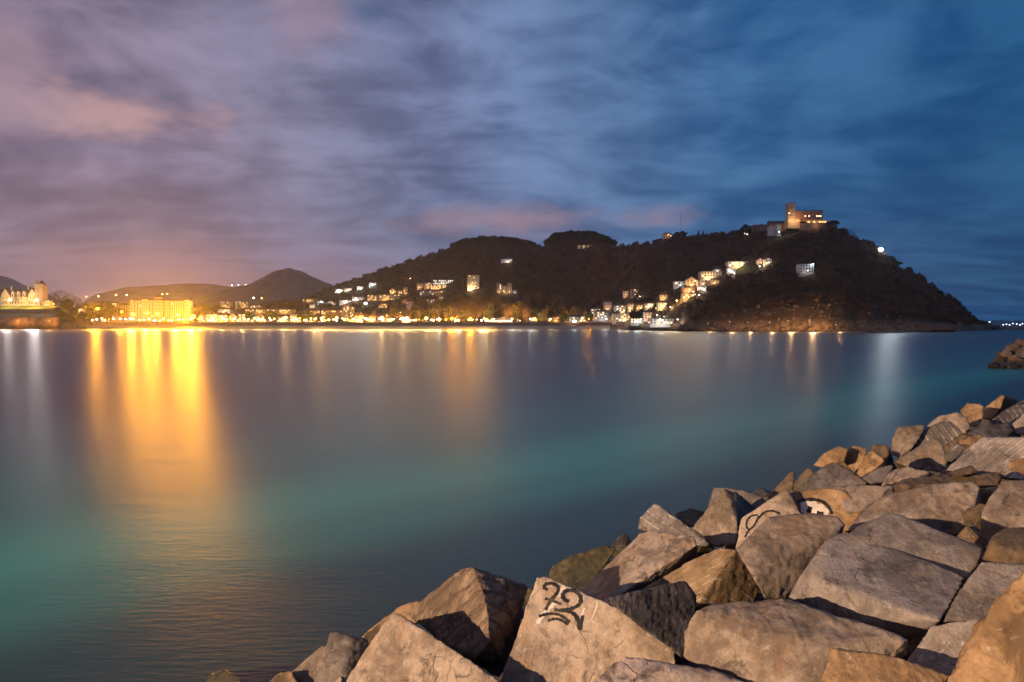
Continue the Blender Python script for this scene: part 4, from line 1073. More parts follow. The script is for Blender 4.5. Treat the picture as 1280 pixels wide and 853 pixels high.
# centre right village
house(710, 727, 393, 403, 'pale villa behind the bright white lamp on the promenade', 'cream', 'slate', 'hip', .35, Y=1390, glow=16000, lampc=WHI, lit=.3)
house(739, 751, 384.5, 392, 'white terraced house at the left end of the village cluster', 'white', 'tile', 'hip', .3, glow=16000, lampc=WHI, lit=.3)
house(755, 765, 375, 388, 'tall grey-pink house with a pointed roof above the village', 'pink', 'slate', 'hip', .2, glow=16000, lampc=WAR, lit=.1)
house(743, 762, 387.5, 399.5, 'large white seafront house left of the long cream hotel', 'white', 'tile', 'hip', .2, Y=1300, glow=18000, lampc=WHI, lit=.35)
house(768, 776, 379.5, 388, 'dark-roofed white house behind the long cream hotel', 'white', 'slate', 'hip', .35, glow=12000, lampc=WHI)
house(774, 784, 380.5, 392, 'bright tan house rising above the long cream hotel', 'cream', 'tile', 'hip', .15, glow=18000, lampc=WAR)
house(766, 789, 392, 402.5, 'long cream seafront hotel with shadowed balconies', 'cream', 'tile', 'flat', Y=1230, glow=26000, lampc=WAR, lit=.2, name='hotel', cat='hotel')
house(779, 788, 364, 370.5, 'reddish house alone above the village, left of a pair', 'pink', 'tile', 'flat', glow=9000, lampc=WAR, lit=.1)
house(789, 798, 361.5, 370.5, 'reddish taller house of the pair alone above the village', 'pink', 'tile', 'flat', glow=9000, lampc=WAR, lit=.2)
house(785, 794, 378, 388, 'cream house with turret at the left of the warm hillside row', 'cream', 'tile', 'hip', .2, glow=20000, lampc=WAR, lit=.4)
house(795, 806, 379, 387, 'ochre house second in the warm hillside row', 'ochre', 'tile', 'gable', .3, glow=20000, lampc=WAR, lit=.5)
house(806, 820, 377.5, 385, 'wide golden-lit house in the middle of the warm hillside row', 'cream', 'tile', 'gable', .3, glow=22000, lampc=WAR, lit=.4)
house(822, 838, 376, 385, 'broad cream house with lit terrace at the right of the warm hillside row', 'cream', 'tile', 'hip', .3, glow=24000, lampc=WAR, lit=.5)
house(825, 836, 365, 375, 'turreted tan house above the broad cream house', 'ochre', 'tile', 'hip', .4, glow=18000, lampc=WAR, lit=.3)
house(805, 818, 388, 399, 'tan house on dark trees above the long white quay house', 'pink', 'slate', 'hip', .25, glow=10000, lampc=WAR, lit=.1)
house(812, 850, 398.5, 405.5, 'long low white quay house with a bright roof edge', 'white', 'slate', 'flat', Y=955, glow=26000, lampc=WHI, lit=.5, name='quay_house', cat='quay building')
house(788, 806, 398, 404, 'low bluish-white beach building left of the long quay house', 'white', 'slate', 'flat', Y=1080, glow=16000, lampc=COO, lit=.5)
house(843, 856, 352, 359.5, 'white house with awnings at the upper left of the steep cluster', 'white', 'tile', 'flat', glow=17000, lampc=WHI, lit=.5)
house(858, 871, 345.5, 358.5, 'large gabled golden house in the steep cluster', 'ochre', 'tile', 'front', .35, glow=24000, lampc=WAR, lit=.4)
house(872, 884, 350, 358, 'grey-pink house right of the large gabled golden house', 'pink', 'tile', 'flat', glow=12000, lampc=WAR, lit=.2)
house(885, 899, 350.5, 356, 'low ochre house under the golden top block', 'ochre', 'tile', 'flat', glow=12000, lampc=WAR, lit=.2)
house(876, 902, 339.5, 350, 'golden flat-roofed block at the top of the steep cluster', 'cream', 'tile', 'flat', glow=32000, lampc=WAR, lit=.15)
house(891, 902, 334.5, 340, 'dark-roofed pavilion on top of the golden flat-roofed block', 'grey', 'slate', 'hip', .5, glow=6000, lampc=WHI, lit=.5)
house(853, 869, 360, 367, 'brown house with an arched lit doorway in the steep cluster', 'brick', 'tile', 'flat', glow=14000, lampc=WAR, lit=.3)
house(853, 868, 367.5, 374, 'golden lowest house of the steep cluster', 'ochre', 'tile', 'flat', glow=18000, lampc=WAR, lit=.4)
house(873, 883, 358.5, 364, 'small white house right of the brown arched house', 'white', 'tile', 'flat', glow=10000, lampc=WHI, lit=.4)
house(910, 942, 327, 334, 'long cream block high on the headland with lit ground floor', 'cream', 'slate', 'flat', glow=26000, lampc=WAR, lit=.3, wlit=None)
house(947, 954, 322.5, 331, 'jagged-roofed left house of the pair right of the long cream block', 'pink', 'slate', 'front', .35, glow=13000, lampc=WAR, lit=.3)
house(956, 965, 322, 331, 'right house of the jagged-roofed pair high on the headland', 'cream', 'slate', 'front', .3, glow=13000, lampc=WHI, lit=.4)
house(909, 920, 336, 341.5, 'small dim house just below the long cream block', 'grey', 'slate', 'flat', glow=9000, lampc=WHI, lit=.3)
# white villa on the cliff
vY = hit(1008, 344)
house(999.5, 1017.5, 330, 342, 'square white two-storey villa alone on the headland with dark windows', 'white', 'slate', 'flat', Y=vY, glow=6500, lampc=WHI, lit=.0, name='villa', cat='villa', cell=3.8, below=.5)
house(999, 1020, 342.3, 349, 'rough stone base terrace carrying the square white villa', 'pink', 'slate', 'flat', Y=vY-3, win=False, name='stone_terrace', cat='terrace', depth=18, below=8)
lamp(1016.5, 330, vY-1, 3000, COO, 'small blue-white lamp on the roof corner of the white villa', .55, 2.0, 22)
# summit hotel
sY = 1120
def summit():
    s = sY/F; b = P(984, 283, sY)
    def X(px): return (px-984)*s
    def Zc(py): return (283-py)*s
    e = empty('summit_hotel', (b.x, b.y, b.z)); tag(e, 'orange-lit hotel with a battlemented tower on the headland summit', 'hotel')
    t = MB(); t.box(X(985), X(993.5), 0, 9, Zc(276), Zc(256.5)); t.box(X(984.3), X(994.2), -.7, 9.7, Zc(262), Zc(260.8)); t.box(X(984.3), X(994.2), -.7, 9.7, Zc(257.5), Zc(256))
    tw = t.build('tower', WM['stone'], e)
    bt = crenel(X(984.4), X(994.1), -.65, 1.2, Zc(256)+.003, Zc(255.4), Zc(253.2), 4)
    bt.build('battlement', WM['brick'], tw)
    MB().box(X(994.3), X(1029), 1.5, 20, Zc(277), Zc(264)).build('wall', WM['brick'], e)
    MB().box(X(996), X(1029.8), 1, 20.5, Zc(264)+.003, Zc(263)).build('roof', RF['slate'], e)
    MB().box(X(984), X(999), -2, 10, Zc(286), Zc(274.5)).build('annex', WM['stone'], e)
    MB().box(X(999), X(1034), -4, 21, Zc(290), Zc(279.6)).build('terrace', WM['dark'], e)
    wm = window_mesh(1.3, 1.7); wm.materials.append(win_dark); wl = window_mesh(1.5, 1.8); wl.materials.append(emit_mat('window_bright', (1, .72, .4), 4))
    for i in range(13):
        for j in range(3):
            px = 997.5+i*2.4; py = 274.5-j*3.6
            L = (i, j) in ((4,1),(6,1),(11,1),(12,1),(10,1))
            link('window', wl if L else wm, None, e, (X(px), 1.42, Zc(py)))
    for (a, z) in ((986.5,270),(989,270),(991.5,270),(986.5,265),(991,265),(987.5,259.8),(990.5,259.8)): link('window', wm, None, e, (X(a), -.07, Zc(z)))
    link('window', wl, None, e, (X(986.5), -.09, Zc(267.6)))
    vm = window_mesh(3.2, 2.6); vm.materials.append(emit_mat('veranda_light', (1, .62, .2), 1.6))
    v = MB().box(X(1008), X(1032.5), -3, 1.4, Zc(279.5), Zc(275.2)).build('veranda', WM['ochre'], e)
    for i in range(7):
        if i in (1, 3): continue
        link('window', vm, None, v, (X(1010+i*3.4), -3.08, Zc(279)))
    add_light('light', 'POINT', (X(989), -10, Zc(276)), 8000, (1, .64, .30), .5, e)
    add_light('light', 'POINT', (X(997), -9, Zc(274)), 6000, (1, .5, .22), .5, e)
    add_light('light', 'POINT', (X(1018), -9, Zc(282)), 2500, (1, .5, .22), .5, e)
summit()
house(943, 962, 281, 284.5, 'long sloping dark wall leading up to the summit hotel', 'dark', 'slate', 'flat', Y=1135, win=False, name='rampart', cat='rampart', below=6)
house(962, 983, 275.5, 285, 'dark roofed wing left of the summit hotel tower', 'brick', 'slate', 'gable', .5, Y=1140, win=False, glow=3500, lampc=ORA, name='building', cat='building', below=6)
house(961, 970, 283, 290, 'grey-green lit wall on the terrace left below the summit hotel', 'grey', 'slate', 'flat', Y=1108, win=False, name='terrace_wall', cat='wall', below=6)
house(971, 976, 281, 292, 'bright white-green lit gate below the summit hotel', 'grey', 'slate', 'flat', Y=1100, win=False, name='gate', cat='gate', below=4)
lamp(974, 290, 1092, 3000, (.75,1,.75), 'greenish-white lamp lighting the gate below the summit hotel', .6, 4, 14)
lamp(934, 293, 1200, 2500, WHI, 'small white lamp in the trees left of the summit terrace', .6, 4, 12)
lamp(931, 292, 1202, 0, WHI, 'tiny twin lamp in the trees left of the summit terrace', .45, 4, 10)
# ridge house and mast
house(829, 840, 290.5, 296, 'flat dark house on the ridge lit from one end', 'stone', 'tile', 'hip', .35, Y=lerp_tab(RD,835)-10, glow=3500, lampc=ORA, below=8)
for i in range(5):
    house(722+i*5.6, 726+i*5.6, 306.3, 309.4, 'small pale kiosk in the faint row below the dark tree clump on the ridge', 'cream', 'slate', 'flat', Y=hit(735, 309.5), win=False, glow=900 if i % 2 else 0, lampc=WAR, name='kiosk', cat='kiosk', group='pale kiosks below the ridge clump', depth=4, below=3)
mY = lerp_tab(RD,851)-8; mb = P(851, 297, mY)
me_ = empty('radio_mast', (mb.x, mb.y, mb.z-6)); tag(me_, 'thin red lattice radio mast on the ridge', 'mast')
mm = MB(); hM = 33*mY/F+6
for (a, b) in ((-.7,-.7),(.7,-.7),(0,.8)): mm.tube((a, b, 0), (a*.3, b*.3, hM), .12, .08, 4)
mm.build('mast_leg', simple_mat('mast_red', (.30,.10,.07), .6), me_)
mm = MB()
for i in range(24):
    z = i*hM/24; k0 = 1-.7*i/24; k1 = 1-.7*(i+1)/24; q = [(-.7,-.7),(.7,-.7),(0,.8)]
    for j in range(3): a = q[j]; b = q[(j+1) % 3]; mm.tube((a[0]*k0, a[1]*k0, z), (b[0]*k1, b[1]*k1, z+hM/24), .06, .06, 3)
mm.build('brace', simple_mat('mast_pale', (.4,.3,.28), .6), me_)
# lighthouse on the right slope
ly = hit(1101, 318); lb_ = P(1101, 312.5, ly)
le = empty('lighthouse', (lb_.x, lb_.y, lb_.z-9)); tag(le, 'small lighthouse shining bright white on the right slope of the headland', 'lighthouse')
MB().tube((0,0,0), (0,0,8), 1.5, 1.2, 12).build('tower', WM['grey'], le)
MB().tube((0,0,8), (0,0,8.3), 1.9, 1.9, 12).build('gallery', metal, le)
MB().ball((0,0,9.2), 2.5, 12, 8).build('lantern', head_mat((1,.95,.86), 60), le)
MB().tube((0,0,10.2), (0,0,11.2), 1.3, .1, 12).build('cap', metal, le)
add_light('light', 'SPOT', (0,-2.6,9.2), 120000, (.85,.93,1.0), 1.0, le, rot=(math.radians(-88), 0, -math.atan2(lb_.x, lb_.y)), spot=math.radians(60), blend=.7)

rh = random.Random(77)
for k in range(80):
    px = rh.uniform(247, 520) if k < 50 else rh.uniform(690, 775) if k < 64 else rh.uniform(106, 161); w_ = rh.uniform(6, 12)
    if k >= 72: Y = rh.uniform(1450, 1500); pb = 401; ht = rh.uniform(14, 19)
    elif k < 26 or k >= 50: Y = rh.uniform(1395, 1430); pb = 402.8; ht = rh.uniform(7, 11)
    else:
        Y = rh.uniform(1450, 1640); zb = land(px, Y); pb = HY-(zb-H)*F/Y; ht = rh.uniform(8, 13) + (3 if Y > 1550 else 0)
    if any(abs(px-(a+b)/2) < (b-a+w_)*.42 and abs(hy-Y) < 18 for (a, b, t_, bb, hy, *_r) in HOUSES): continue
    front = k < 26
    house(px-w_/2, px+w_/2, pb-ht, pb, 'small pitched-roof house crowded into the lamp-lit rows behind the seafront', rh.choice(('ochre', 'cream', 'white', 'pink')), 'tile', rh.choice(('gable', 'hip', 'front')), .28, Y=Y, lit=.35,
          glow=rh.uniform(12000, 26000) if (k % 2 or front) else 0, lampc=rh.choice((ORA, ORA, YEL, WAR)), group='small houses crowded behind the seafront')

# ------------------------------------------------------------------ promenade lamps
L0 = 1290
def PY(px): return shore(px)+66
STR = [ # px, py, local power, colour, radius, spot power, label
 (122,386,52000,YEL,1.8,420000,'starry orange lamp leftmost on the beach promenade, above the end of the sand'),
 (152,390,30000,YEL,1.3,160000,'orange lamp in front of the building left of the long yellow hotel'),
 (166,393,60000,YEL,2.0,900000,'bright orange lamp at the left corner of the long yellow hotel'),
 (184,391.5,60000,YEL,1.8,700000,'orange lamp in front of the middle of the long yellow hotel'),
 (197,392.5,50000,YEL,1.8,700000,'orange lamp at the right corner of the long yellow hotel'),
 (222,394,70000,YEL,2.2,900000,'bright orange lamp in front of the yellow apartment block'),
 (241,396,110000,YEL,2.8,1300000,'brightest orange lamp of all, right of the yellow apartment block'),
 (231,400,20000,YEL,1.2,200000,'low orange lamp just left of the brightest lamp'),
 (251,397,30000,YEL,1.3,200000,'orange lamp just right of the brightest lamp'),
 (265,397.5,14000,ORA,1.0,60000,'lamp in front of the white low seafront house'),
 (279,398,14000,ORA,1.1,50000,'lamp in front of the cream two-storey seafront house'),
 (292,399.5,10000,ORA,.8,30000,'lamp in front of the narrow ochre seafront house'),
 (305,398,12000,ORA,1.0,60000,'lamp in front of the wide white seafront block'),
 (322,400,18000,ORA,1.3,40000,'lamp in front of the ochre gabled seafront house'),
 (328,399,18000,ORA,1.4,50000,'lamp right beside the one before the ochre gabled house'),
 (337,398,14000,ORA,1.0,30000,'lamp among trees between the ochre gabled house and the low tiled house'),
 (357,397,24000,ORA,1.5,150000,'tall bright lamp in front of the low tiled seafront house'),
 (368,400,18000,ORA,1.2,40000,'lamp in front of the tall cream seafront house'),
 (383,400,9000,ORA,.8,20000,'small lamp under trees right of the tall cream seafront house'),
 (394,399,22000,ORA,1.3,150000,'bright lamp below the orange floodlit villa'),
 (402,398,24000,ORA,1.5,120000,'twin bright lamp below the orange floodlit villa'),
 (411,400,20000,ORA,1.3,60000,'lamp below the white gabled slope house'),
 (421,397.5,24000,ORA,1.4,60000,'lamp left of the church-like tower'),
 (431,400,18000,ORA,1.2,60000,'lamp at the foot of the church-like tower'),
 (441,399,12000,ORA,.9,20000,'lamp right of the church-like tower'),
 (450,400.5,16000,ORA,1.1,30000,'lamp below the blue-white slope floodlight, left of a pair'),
 (458,399,20000,ORA,1.3,60000,'lamp directly below the blue-white slope floodlight'),
 (466,400.5,20000,ORA,1.2,50000,'lamp right below the blue-white slope floodlight'),
 (477,397.5,34000,ORA,1.7,160000,'large bright lamp below the small red-roofed ochre house'),
 (490,399.5,18000,ORA,1.2,60000,'lamp below the gabled ochre house at the left edge of the bare trees'),
 (503,398,26000,ORA,1.5,120000,'bright lamp below the slender square tower'),
 (510,400.5,18000,ORA,1.1,60000,'low lamp right of the bright one below the slender tower'),
 (520,400,18000,ORA,1.0,50000,'lamp below the tan cube-shaped house'),
 (533,398,34000,ORA,1.7,100000,'starry lamp under the middle of the bare park trees'),
 (542,400.5,20000,ORA,1.2,50000,'lower lamp next to the starry one under the park trees'),
 (549,399,22000,WAR,1.3,80000,'paler lamp under the cream gatehouse'),
 (565,398,22000,YEL,1.4,80000,'yellow lamp under the park trees left of the apartment tower'),
 (573,400.5,24000,WAR,1.4,80000,'pale low lamp left below the apartment tower'),
 (588,398.5,26000,YEL,1.4,100000,'yellow lamp directly below the apartment tower'),
 (602,400.5,20000,WAR,1.2,80000,'low pale lamp left of the beach pavilion'),
 (608,400.5,34000,ORA,1.7,120000,'bright lamp at the left end of the beach pavilion'),
 (617,399.5,20000,ORA,1.2,40000,'lamp over the left half of the beach pavilion'),
 (640,399,9000,WHI,.9,20000,'tall white lamp at the right end of the beach pavilion'),
 (650,401,7000,WAR,.6,8000,'small lamp between the two tall white ones right of the pavilion'),
 (663,399,11000,WHI,.9,16000,'tall white lamp second right of the beach pavilion'),
 (669,398,4000,WAR,.6,8000,'thin tall lamp close to a tall white one right of the pavilion'),
 (688,399,9000,WAR,.9,12000,'lone tall lamp between the pavilion and the brightest white lamp'),
 (718,402,7000,COO,1.7,6000,'brightest white lamp, low on the promenade in front of the pale villa'),
 (728,398,5000,WAR,.7,6000,'lamp at the right side of the pale villa'),
 (736,399,11000,YEL,.8,8000,'orange lamp under the yellow tree left of the village'),
]
for (px, py, pw, c, r, sp, lb) in STR:
    Yl = PY(px); po = P(px, py, Yl).z-12.6
    lamp(px, py, Yl, pw, c, lb, r, po, 12 + r*4, spot=sp)
rl = random.Random(5)
for k in range(80):
    px = 246 + k*6.5 + rl.uniform(-2, 2) if k < 58 else 114 + (k-58)*6 + rl.uniform(-2, 2); Yl = PY(px)+rl.uniform(4, 26); py = 401.2 - rl.random()*3.2
    lamp(px, py, Yl, 0, rl.choice((ORA, ORA, WAR, WHI, YEL)), 'small lamp in the dense line of lights between the larger seafront lamps', rl.uniform(.55, .79)*1.35, P(px, py, Yl).z-12.6, 16, group='small lamps along the seafront')
EXTRA = [(758,399,1225,9000,WHI,.8,7,'tall white lamp in front of the large white village house'),(775,400,1190,9000,WHI,.8,6,'white lamp in front of the long cream hotel'),
 (801,399,1060,6000,WAR,.6,6,'lamp in front of the low bluish beach building'),(795,402,1050,9000,COO,.8,3,'bluish-white low lamp at the low beach building'),
 (825,399.3,940,9000,WHI,.75,7,'white lamp over the left of the long white quay house'),(847,399.5,930,7000,WHI,.7,7,'white lamp at the right end of the long white quay house'),
 (811,403,940,4000,WAR,.5,3,'small lamp at the left end of the long white quay house'),
 (821,394,None,6000,WHI,.6,5,'white lamp right of the tan house above the quay'),(796,388,None,12000,WAR,.9,4,'bright lamp under the ochre house of the warm row'),
 (806,386.5,None,12000,WAR,.9,4,'bright lamp left under the wide golden-lit house'),(820.5,385.5,None,9000,WAR,.8,4,'bright lamp right of the wide golden-lit house'),
 (838,384,None,9000,WAR,.7,4,'lamp at the right end of the warm hillside row'),(846,376,None,12000,ORA,.9,5,'orange lamp on the road between the warm row and the steep cluster'),
 (852,373,None,12000,WAR,.9,5,'upper lamp on the road leading to the steep cluster'),(862,362,None,7000,ORA,.7,4,'orange lamp in front of the brown arched house'),
 (869,368,None,8000,WAR,.7,4,'lamp right of the golden lowest house'),(873.5,369,None,5000,WHI,.6,4,'white lamp outermost right of the golden lowest house'),
 (880,361.5,None,8000,WHI,.7,4,'white lamp beside the small white house of the steep cluster'),(911,338.5,None,8000,WHI,.7,4,'white lamp left of the small dim house on the headland'),
 (917.5,341.5,None,9000,WHI,.9,4,'bright white lamp below the small dim house on the headland'),(949.5,333,None,8000,WHI,.7,4,'white lamp below the jagged-roofed pair'),
 (457,379.5,None,40000,COO,2.2,6,'big blue-white floodlight on the slope above the seafront lamps'),(513,348.5,None,14000,ORA,.9,4,'lone orange lamp high on the left hillside'),
 (402,378,None,26000,COO,1.6,5,'blue-white lamp right of the orange floodlit villa'),(424,363,None,30000,WHI,1.6,4,'bright white lamp in front of the top white row'),
 (436,362.5,None,14000,WHI,1.0,4,'second white lamp in front of the top white row'),(451,361,None,12000,COO,1.0,4,'blue-white lamp by the white house high on the left hillside'),
 (466,356,None,14000,COO,1.1,4,'blue-white lamp at the topmost white house'),(433,377,None,16000,WHI,1.2,4,'white lamp by the white terraced house'),(445,374,None,14000,WHI,1.1,4,'white lamp by the white long house'),
 (800,370.8,None,6000,WHI,.6,3,'white lamp at the right end of the reddish pair'),(804,372,None,4000,WAR,.5,3,'small warm lamp right of the reddish pair'),
 (830,396,None,3000,WHI,.4,4,'faint white lamp in the dark trees above the quay house'),
 (102,387,1360,6000,WAR,.6,4,'lamp by the low kiosk right of the mansion'),(107,384,1400,9000,YEL,.7,4,'lamp in the orange trees right of the mansion'),
 (290,357,3500,0,WHI,1.8,6,'leftmost of three far white lights at the foot of the mountain'),(298,356.5,3500,0,WHI,1.5,6,'middle of three far white lights at the foot of the mountain'),(307,356,3500,0,WHI,1.5,6,'rightmost of three far white lights at the foot of the mountain'),
 (317,372.5,2300,9000,WHI,1.4,5,'white light on the dark slope above the long terrace roofline'),(327,373,2300,5000,ORA,1.2,8,'tall slim lamp on the dark slope above the long terrace roofline'),
 (145,369,2200,9000,ORA,1.5,6,'orange light above the building left of the yellow hotel'),(158.5,369,2200,9000,ORA,1.5,6,'orange light just left above the yellow hotel'),(203,368,2200,7000,ORA,1.2,6,'orange light above the gap between the two yellow hotels'),(209,367.5,2200,7000,ORA,1.2,6,'orange light above the left end of the yellow apartments'),
 (123,370.5,2200,9000,ORA,1.3,6,'orange light above the house right of the mansion'),(108,371,2200,9000,ORA,1.1,6,'faint orange light over the orange villa')]
for (px, py, Y, pw, c, r, po, lb) in EXTRA:
    if Y is None: Y = hit(px, py+3) - 6
    lamp(px, py, Y, pw, c, lb, r, po, 12 if pw else 8)
# cliff rocks at the foot of the headland
OG = 'rock outcrops at the foot of the headland'
for (nm, lb, mt, fc, Tq) in [
 ('s5','flat dark rock shelf at the left start of the headland shore','brown',[('T',[(842,413),(858,406),(885,404),(905,407),(912,414)])],872),
 ('s7','long low dark rock foot below the right slope','brown',[('LT',[(1115,415),(1135,407),(1165,405),(1190,410),(1200,415)])],806),
 ('s8','far low rocky tip of the headland','dark',[('LT',[(1196,411),(1208,404),(1225,402),(1240,406),(1252,410)])],1090)]:
    make_rock(nm, lb.replace('sunlit-looking', 'dim brown'), mt, fc, 1.0, 4.5, .5, .8, 'rock', Tq, OG)
rc = random.Random(31)
def crag(px, py, sz, label, group):
    Y = hit(px, py, shore(px)-2)
    c = P(px, py, Y)
    o = bpy.data.objects.new('crag', fill_meshes[rc.randrange(6)]); COL.objects.link(o)
    o.material_slots[0].link = 'OBJECT'; o.material_slots[0].material = RM['brown']
    o.location = c; o.scale = (sz*1.7, sz, sz*rc.uniform(.9, 1.5)); o.rotation_euler = (rc.random()*6, rc.random()*.7, rc.random()*6)
    tag(o, label, 'rock', group)
for k in range(30):
    t = k/29; crag(1009+53*t**.9+rc.uniform(-1.5, 1.5), 381+31*t+rc.uniform(-1.5, 2.5), rc.uniform(1.6, 3.4)*(.7+.5*t), 'lit crag in the line of rock that slants down to the water on the headland', 'crags of the slanting spur')
for k in range(34):
    crag(rc.uniform(948, 1004), rc.uniform(392, 411), rc.uniform(1.4, 3.2), 'lit crag on the slope left of the slanting line of rock', 'crags left of the slanting spur')
for k in range(130):
    px = rc.choice((rc.uniform(845, 1130), rc.uniform(930, 1040))); S = shore(px); q = rc.random()**1.6*34
    Y = S+q-3; sz = rc.uniform(1.0, 3.0)
    o = bpy.data.objects.new('shore_rock', fill_meshes[k % 6]); COL.objects.link(o)
    o.material_slots[0].link = 'OBJECT'; o.material_slots[0].material = RM[rc.choice(('brown', 'orange', 'brown'))]
    o.location = ((px-CX)*Y/F, Y, max(.2, land(px, Y) + sz*.1)); o.scale = (sz*1.3, sz, sz*rc.uniform(.7, 1.5)); o.rotation_euler = (rc.random()*6, rc.random()*.6, rc.random()*6)
    tag(o, 'rough brown rock scattered along the foot of the headland cliff', 'rock', 'rocks scattered along the headland shore')
# cliff-foot path lamps, small orange
for (px, py, pw, lb) in ((858,406,5000,'small orange path lamp just right of the quay house'),(885,404.5,3500,'small path lamp on the low rocks left of the pale post'),(912,402,6000,'orange path lamp beside the pale cliff-foot post'),(935,403,6000,'orange path lamp at the left of the orange-lit cliff'),
    (962,403,9000,'orange path lamp in the middle of the orange-lit cliff'),(985,401,16000,'orange path lamp at the right of the orange-lit cliff'),(1012,400,26000,'orange path lamp below the slanting lit spur'),(1045,406,7000,'last faint path lamp right of the slanting spur')):
    Y = shore(px)-14
    lamp(px, py, Y, pw*2.0, (1, .54, .22), lb, .28, 5, 5, off=(0,-6,0))
# lights of the far coast
for (px, py) in ((1254,406.2),(1258,405.6),(1262,406.4),(1266,404.6),(1271,405.2),(1275,406.3),(1278,405.0),(1237,402.5),(1283,405.8)):
    lamp(px, py, 6350, 0, (.75,.88,1.0), 'tiny pale light on the far blue coast at the right edge', 3.0, 10, 6, group='lights of the far coast')

# ------------------------------------------------------------------ woods cover on the hills
def clear(px, Y, z):
    py = HY - (z-H)*F/Y
    for (a, b, t, bb, hy, base, W, D) in HOUSES:
        if a-2.5 < px < b+2.5 and hy-34 < Y < hy+D+4: return False
        if a-1 < px < b+1 and Y <= hy and py-6 < bb-1 and py > t-2 and hy-Y < 90: return False
    return True
Q = []
tries = 0
while len(Q) < 9500 and tries < 60000:
    tries += 1
    px = rr_.uniform(330, 1255) if rr_.random() < .93 else rr_.uniform(60, 330)
    S = shore(px); R = lerp_tab(RD, px)
    k = sstep(770, 850, px)
    t = rr_.random()**1.0*1.04
    Y = S + (R-S)*t
    if px < 770 and Y < S+255: continue
    if px >= 770 and Y < S + (16 if px > 850 else 60): continue
    if px > 1000 and rr_.random() < .1: continue
    z = land(px, Y)
    if z < 8 + 5*noise.noise(Vector((px*.07, 1, 4))) or not clear(px, Y, z): continue
    if 955 < px < 1038 and Y > 1040: continue
    sz = rr_.choice((rr_.uniform(2.6, 4.5), rr_.uniform(4, 8.5)))*(1.15 if t > .5 else .9)
    sz *= .8 + .6*max(0, noise.noise(Vector((px*.05, Y*.01, 0))))
    if px > 1195: sz *= .55
    Q.append(((px-CX)*Y/F, Y, z+sz*.35, sz))
quads = []
for i, (x, y, z, s) in enumerate(Q):
    v = variants[i % 8]*s; a = rr_.uniform(0, 6.28); ca, sa = math.cos(a), math.sin(a)
    v = np.stack([v[:, 0]*ca-v[:, 1]*sa+x, v[:, 0]*sa+v[:, 1]*ca+y, v[:, 2]+z], axis=1)
    quads.append(v)
vv = np.concatenate(quads)
tag(link('woodland', mesh_np('woodland', vv, np.arange(len(vv)).reshape(-1, 4)), LM['wood']), 'dark brown woodland covering the headland and hillsides', 'woodland', kind='stuff')

# ------------------------------------------------------------------ single trees
bark = simple_mat('bark', (.07,.05,.035), .95)
def tree_proto(kind, seed):
    r = random.Random(seed); e = {}
    m = MB()
    if kind == 'bare':
        h = 1.0
        m.tube((0,0,-.1), (0,0,.35), .035, .022, 6)
        tips = []
        for i in range(9):
            a = i*.7+r.random(); ln = r.uniform(.3, .5); z0 = r.uniform(.22, .38)
            p = (math.cos(a)*ln*.5, math.sin(a)*ln*.5, z0+ln*.95); m.tube((0,0,z0), p, .014, .005, 4, False); tips.append(p)
        cr = leaf_cards(520, (.40,.40,.40), .055, seed=seed, up=.9); cr[:, 2] += .60
    elif kind == 'pine':
        m.tube((0,0,-.1), (0,0,.75), .035, .02, 6); cr = leaf_cards(420, (.48,.48,.28), .075, 'flat', seed); cr[:, 2] += .68
        for i in range(5): m.tube((0,0,.5), (math.cos(i*1.3)*.3, math.sin(i*1.3)*.3, .78), .014, .006, 4, False)
    elif kind == 'cypress':
        m.tube((0,0,-.1), (0,0,.5), .03, .01, 6); cr = leaf_cards(300, (.15,.15,.48), .07, 'cone', seed); cr[:, 2] += .52
    else:
        m.tube((0,0,-.1), (0,0,.5), .04, .02, 6); cr = leaf_cards(480, (.44,.44,.42), .075, seed=seed); cr[:, 2] += .58
        for i in range(5): m.tube((0,0,.3), (math.cos(i*1.3)*.25, math.sin(i*1.3)*.25, .65), .016, .006, 4, False)
    return m.mesh('trunk'), mesh_np('crown', cr, np.arange(len(cr)).reshape(-1, 4))
protos = {k: [tree_proto(k, s+10) for s in range(3)] for k in ('bare', 'pine', 'cypress', 'round')}
nT = 0
def tree(px, pyb, h_px, kind, mat, label, Y=None, wide=1.0, group=None, sink=1.0, name='tree'):
    global nT; nT += 1
    if Y is None: Y = hit(px, pyb)
    if 798 < px < 890 and 1300 < Y < 1450: Y = lerp_tab(RD, px)-8
    c = P(px, pyb, Y); h = h_px*Y/F
    tm, cm = protos[kind][nT % 3]
    e = empty(name, (c.x, c.y, c.z-sink)); tag(e, label, 'tree', group)
    for nm, me, mt in (('trunk', tm, bark), ('crown', cm, LM[mat])):
        o = bpy.data.objects.new(nm, me)
        if not me.materials: me.materials.append(mt)
        COL.objects.link(o); o.parent = e; o.scale = (h*wide, h*wide, h+sink)
        o.material_slots[0].link = 'OBJECT'; o.material_slots[0].material = mt
        o.rotation_euler.z = nT*1.1
    return e
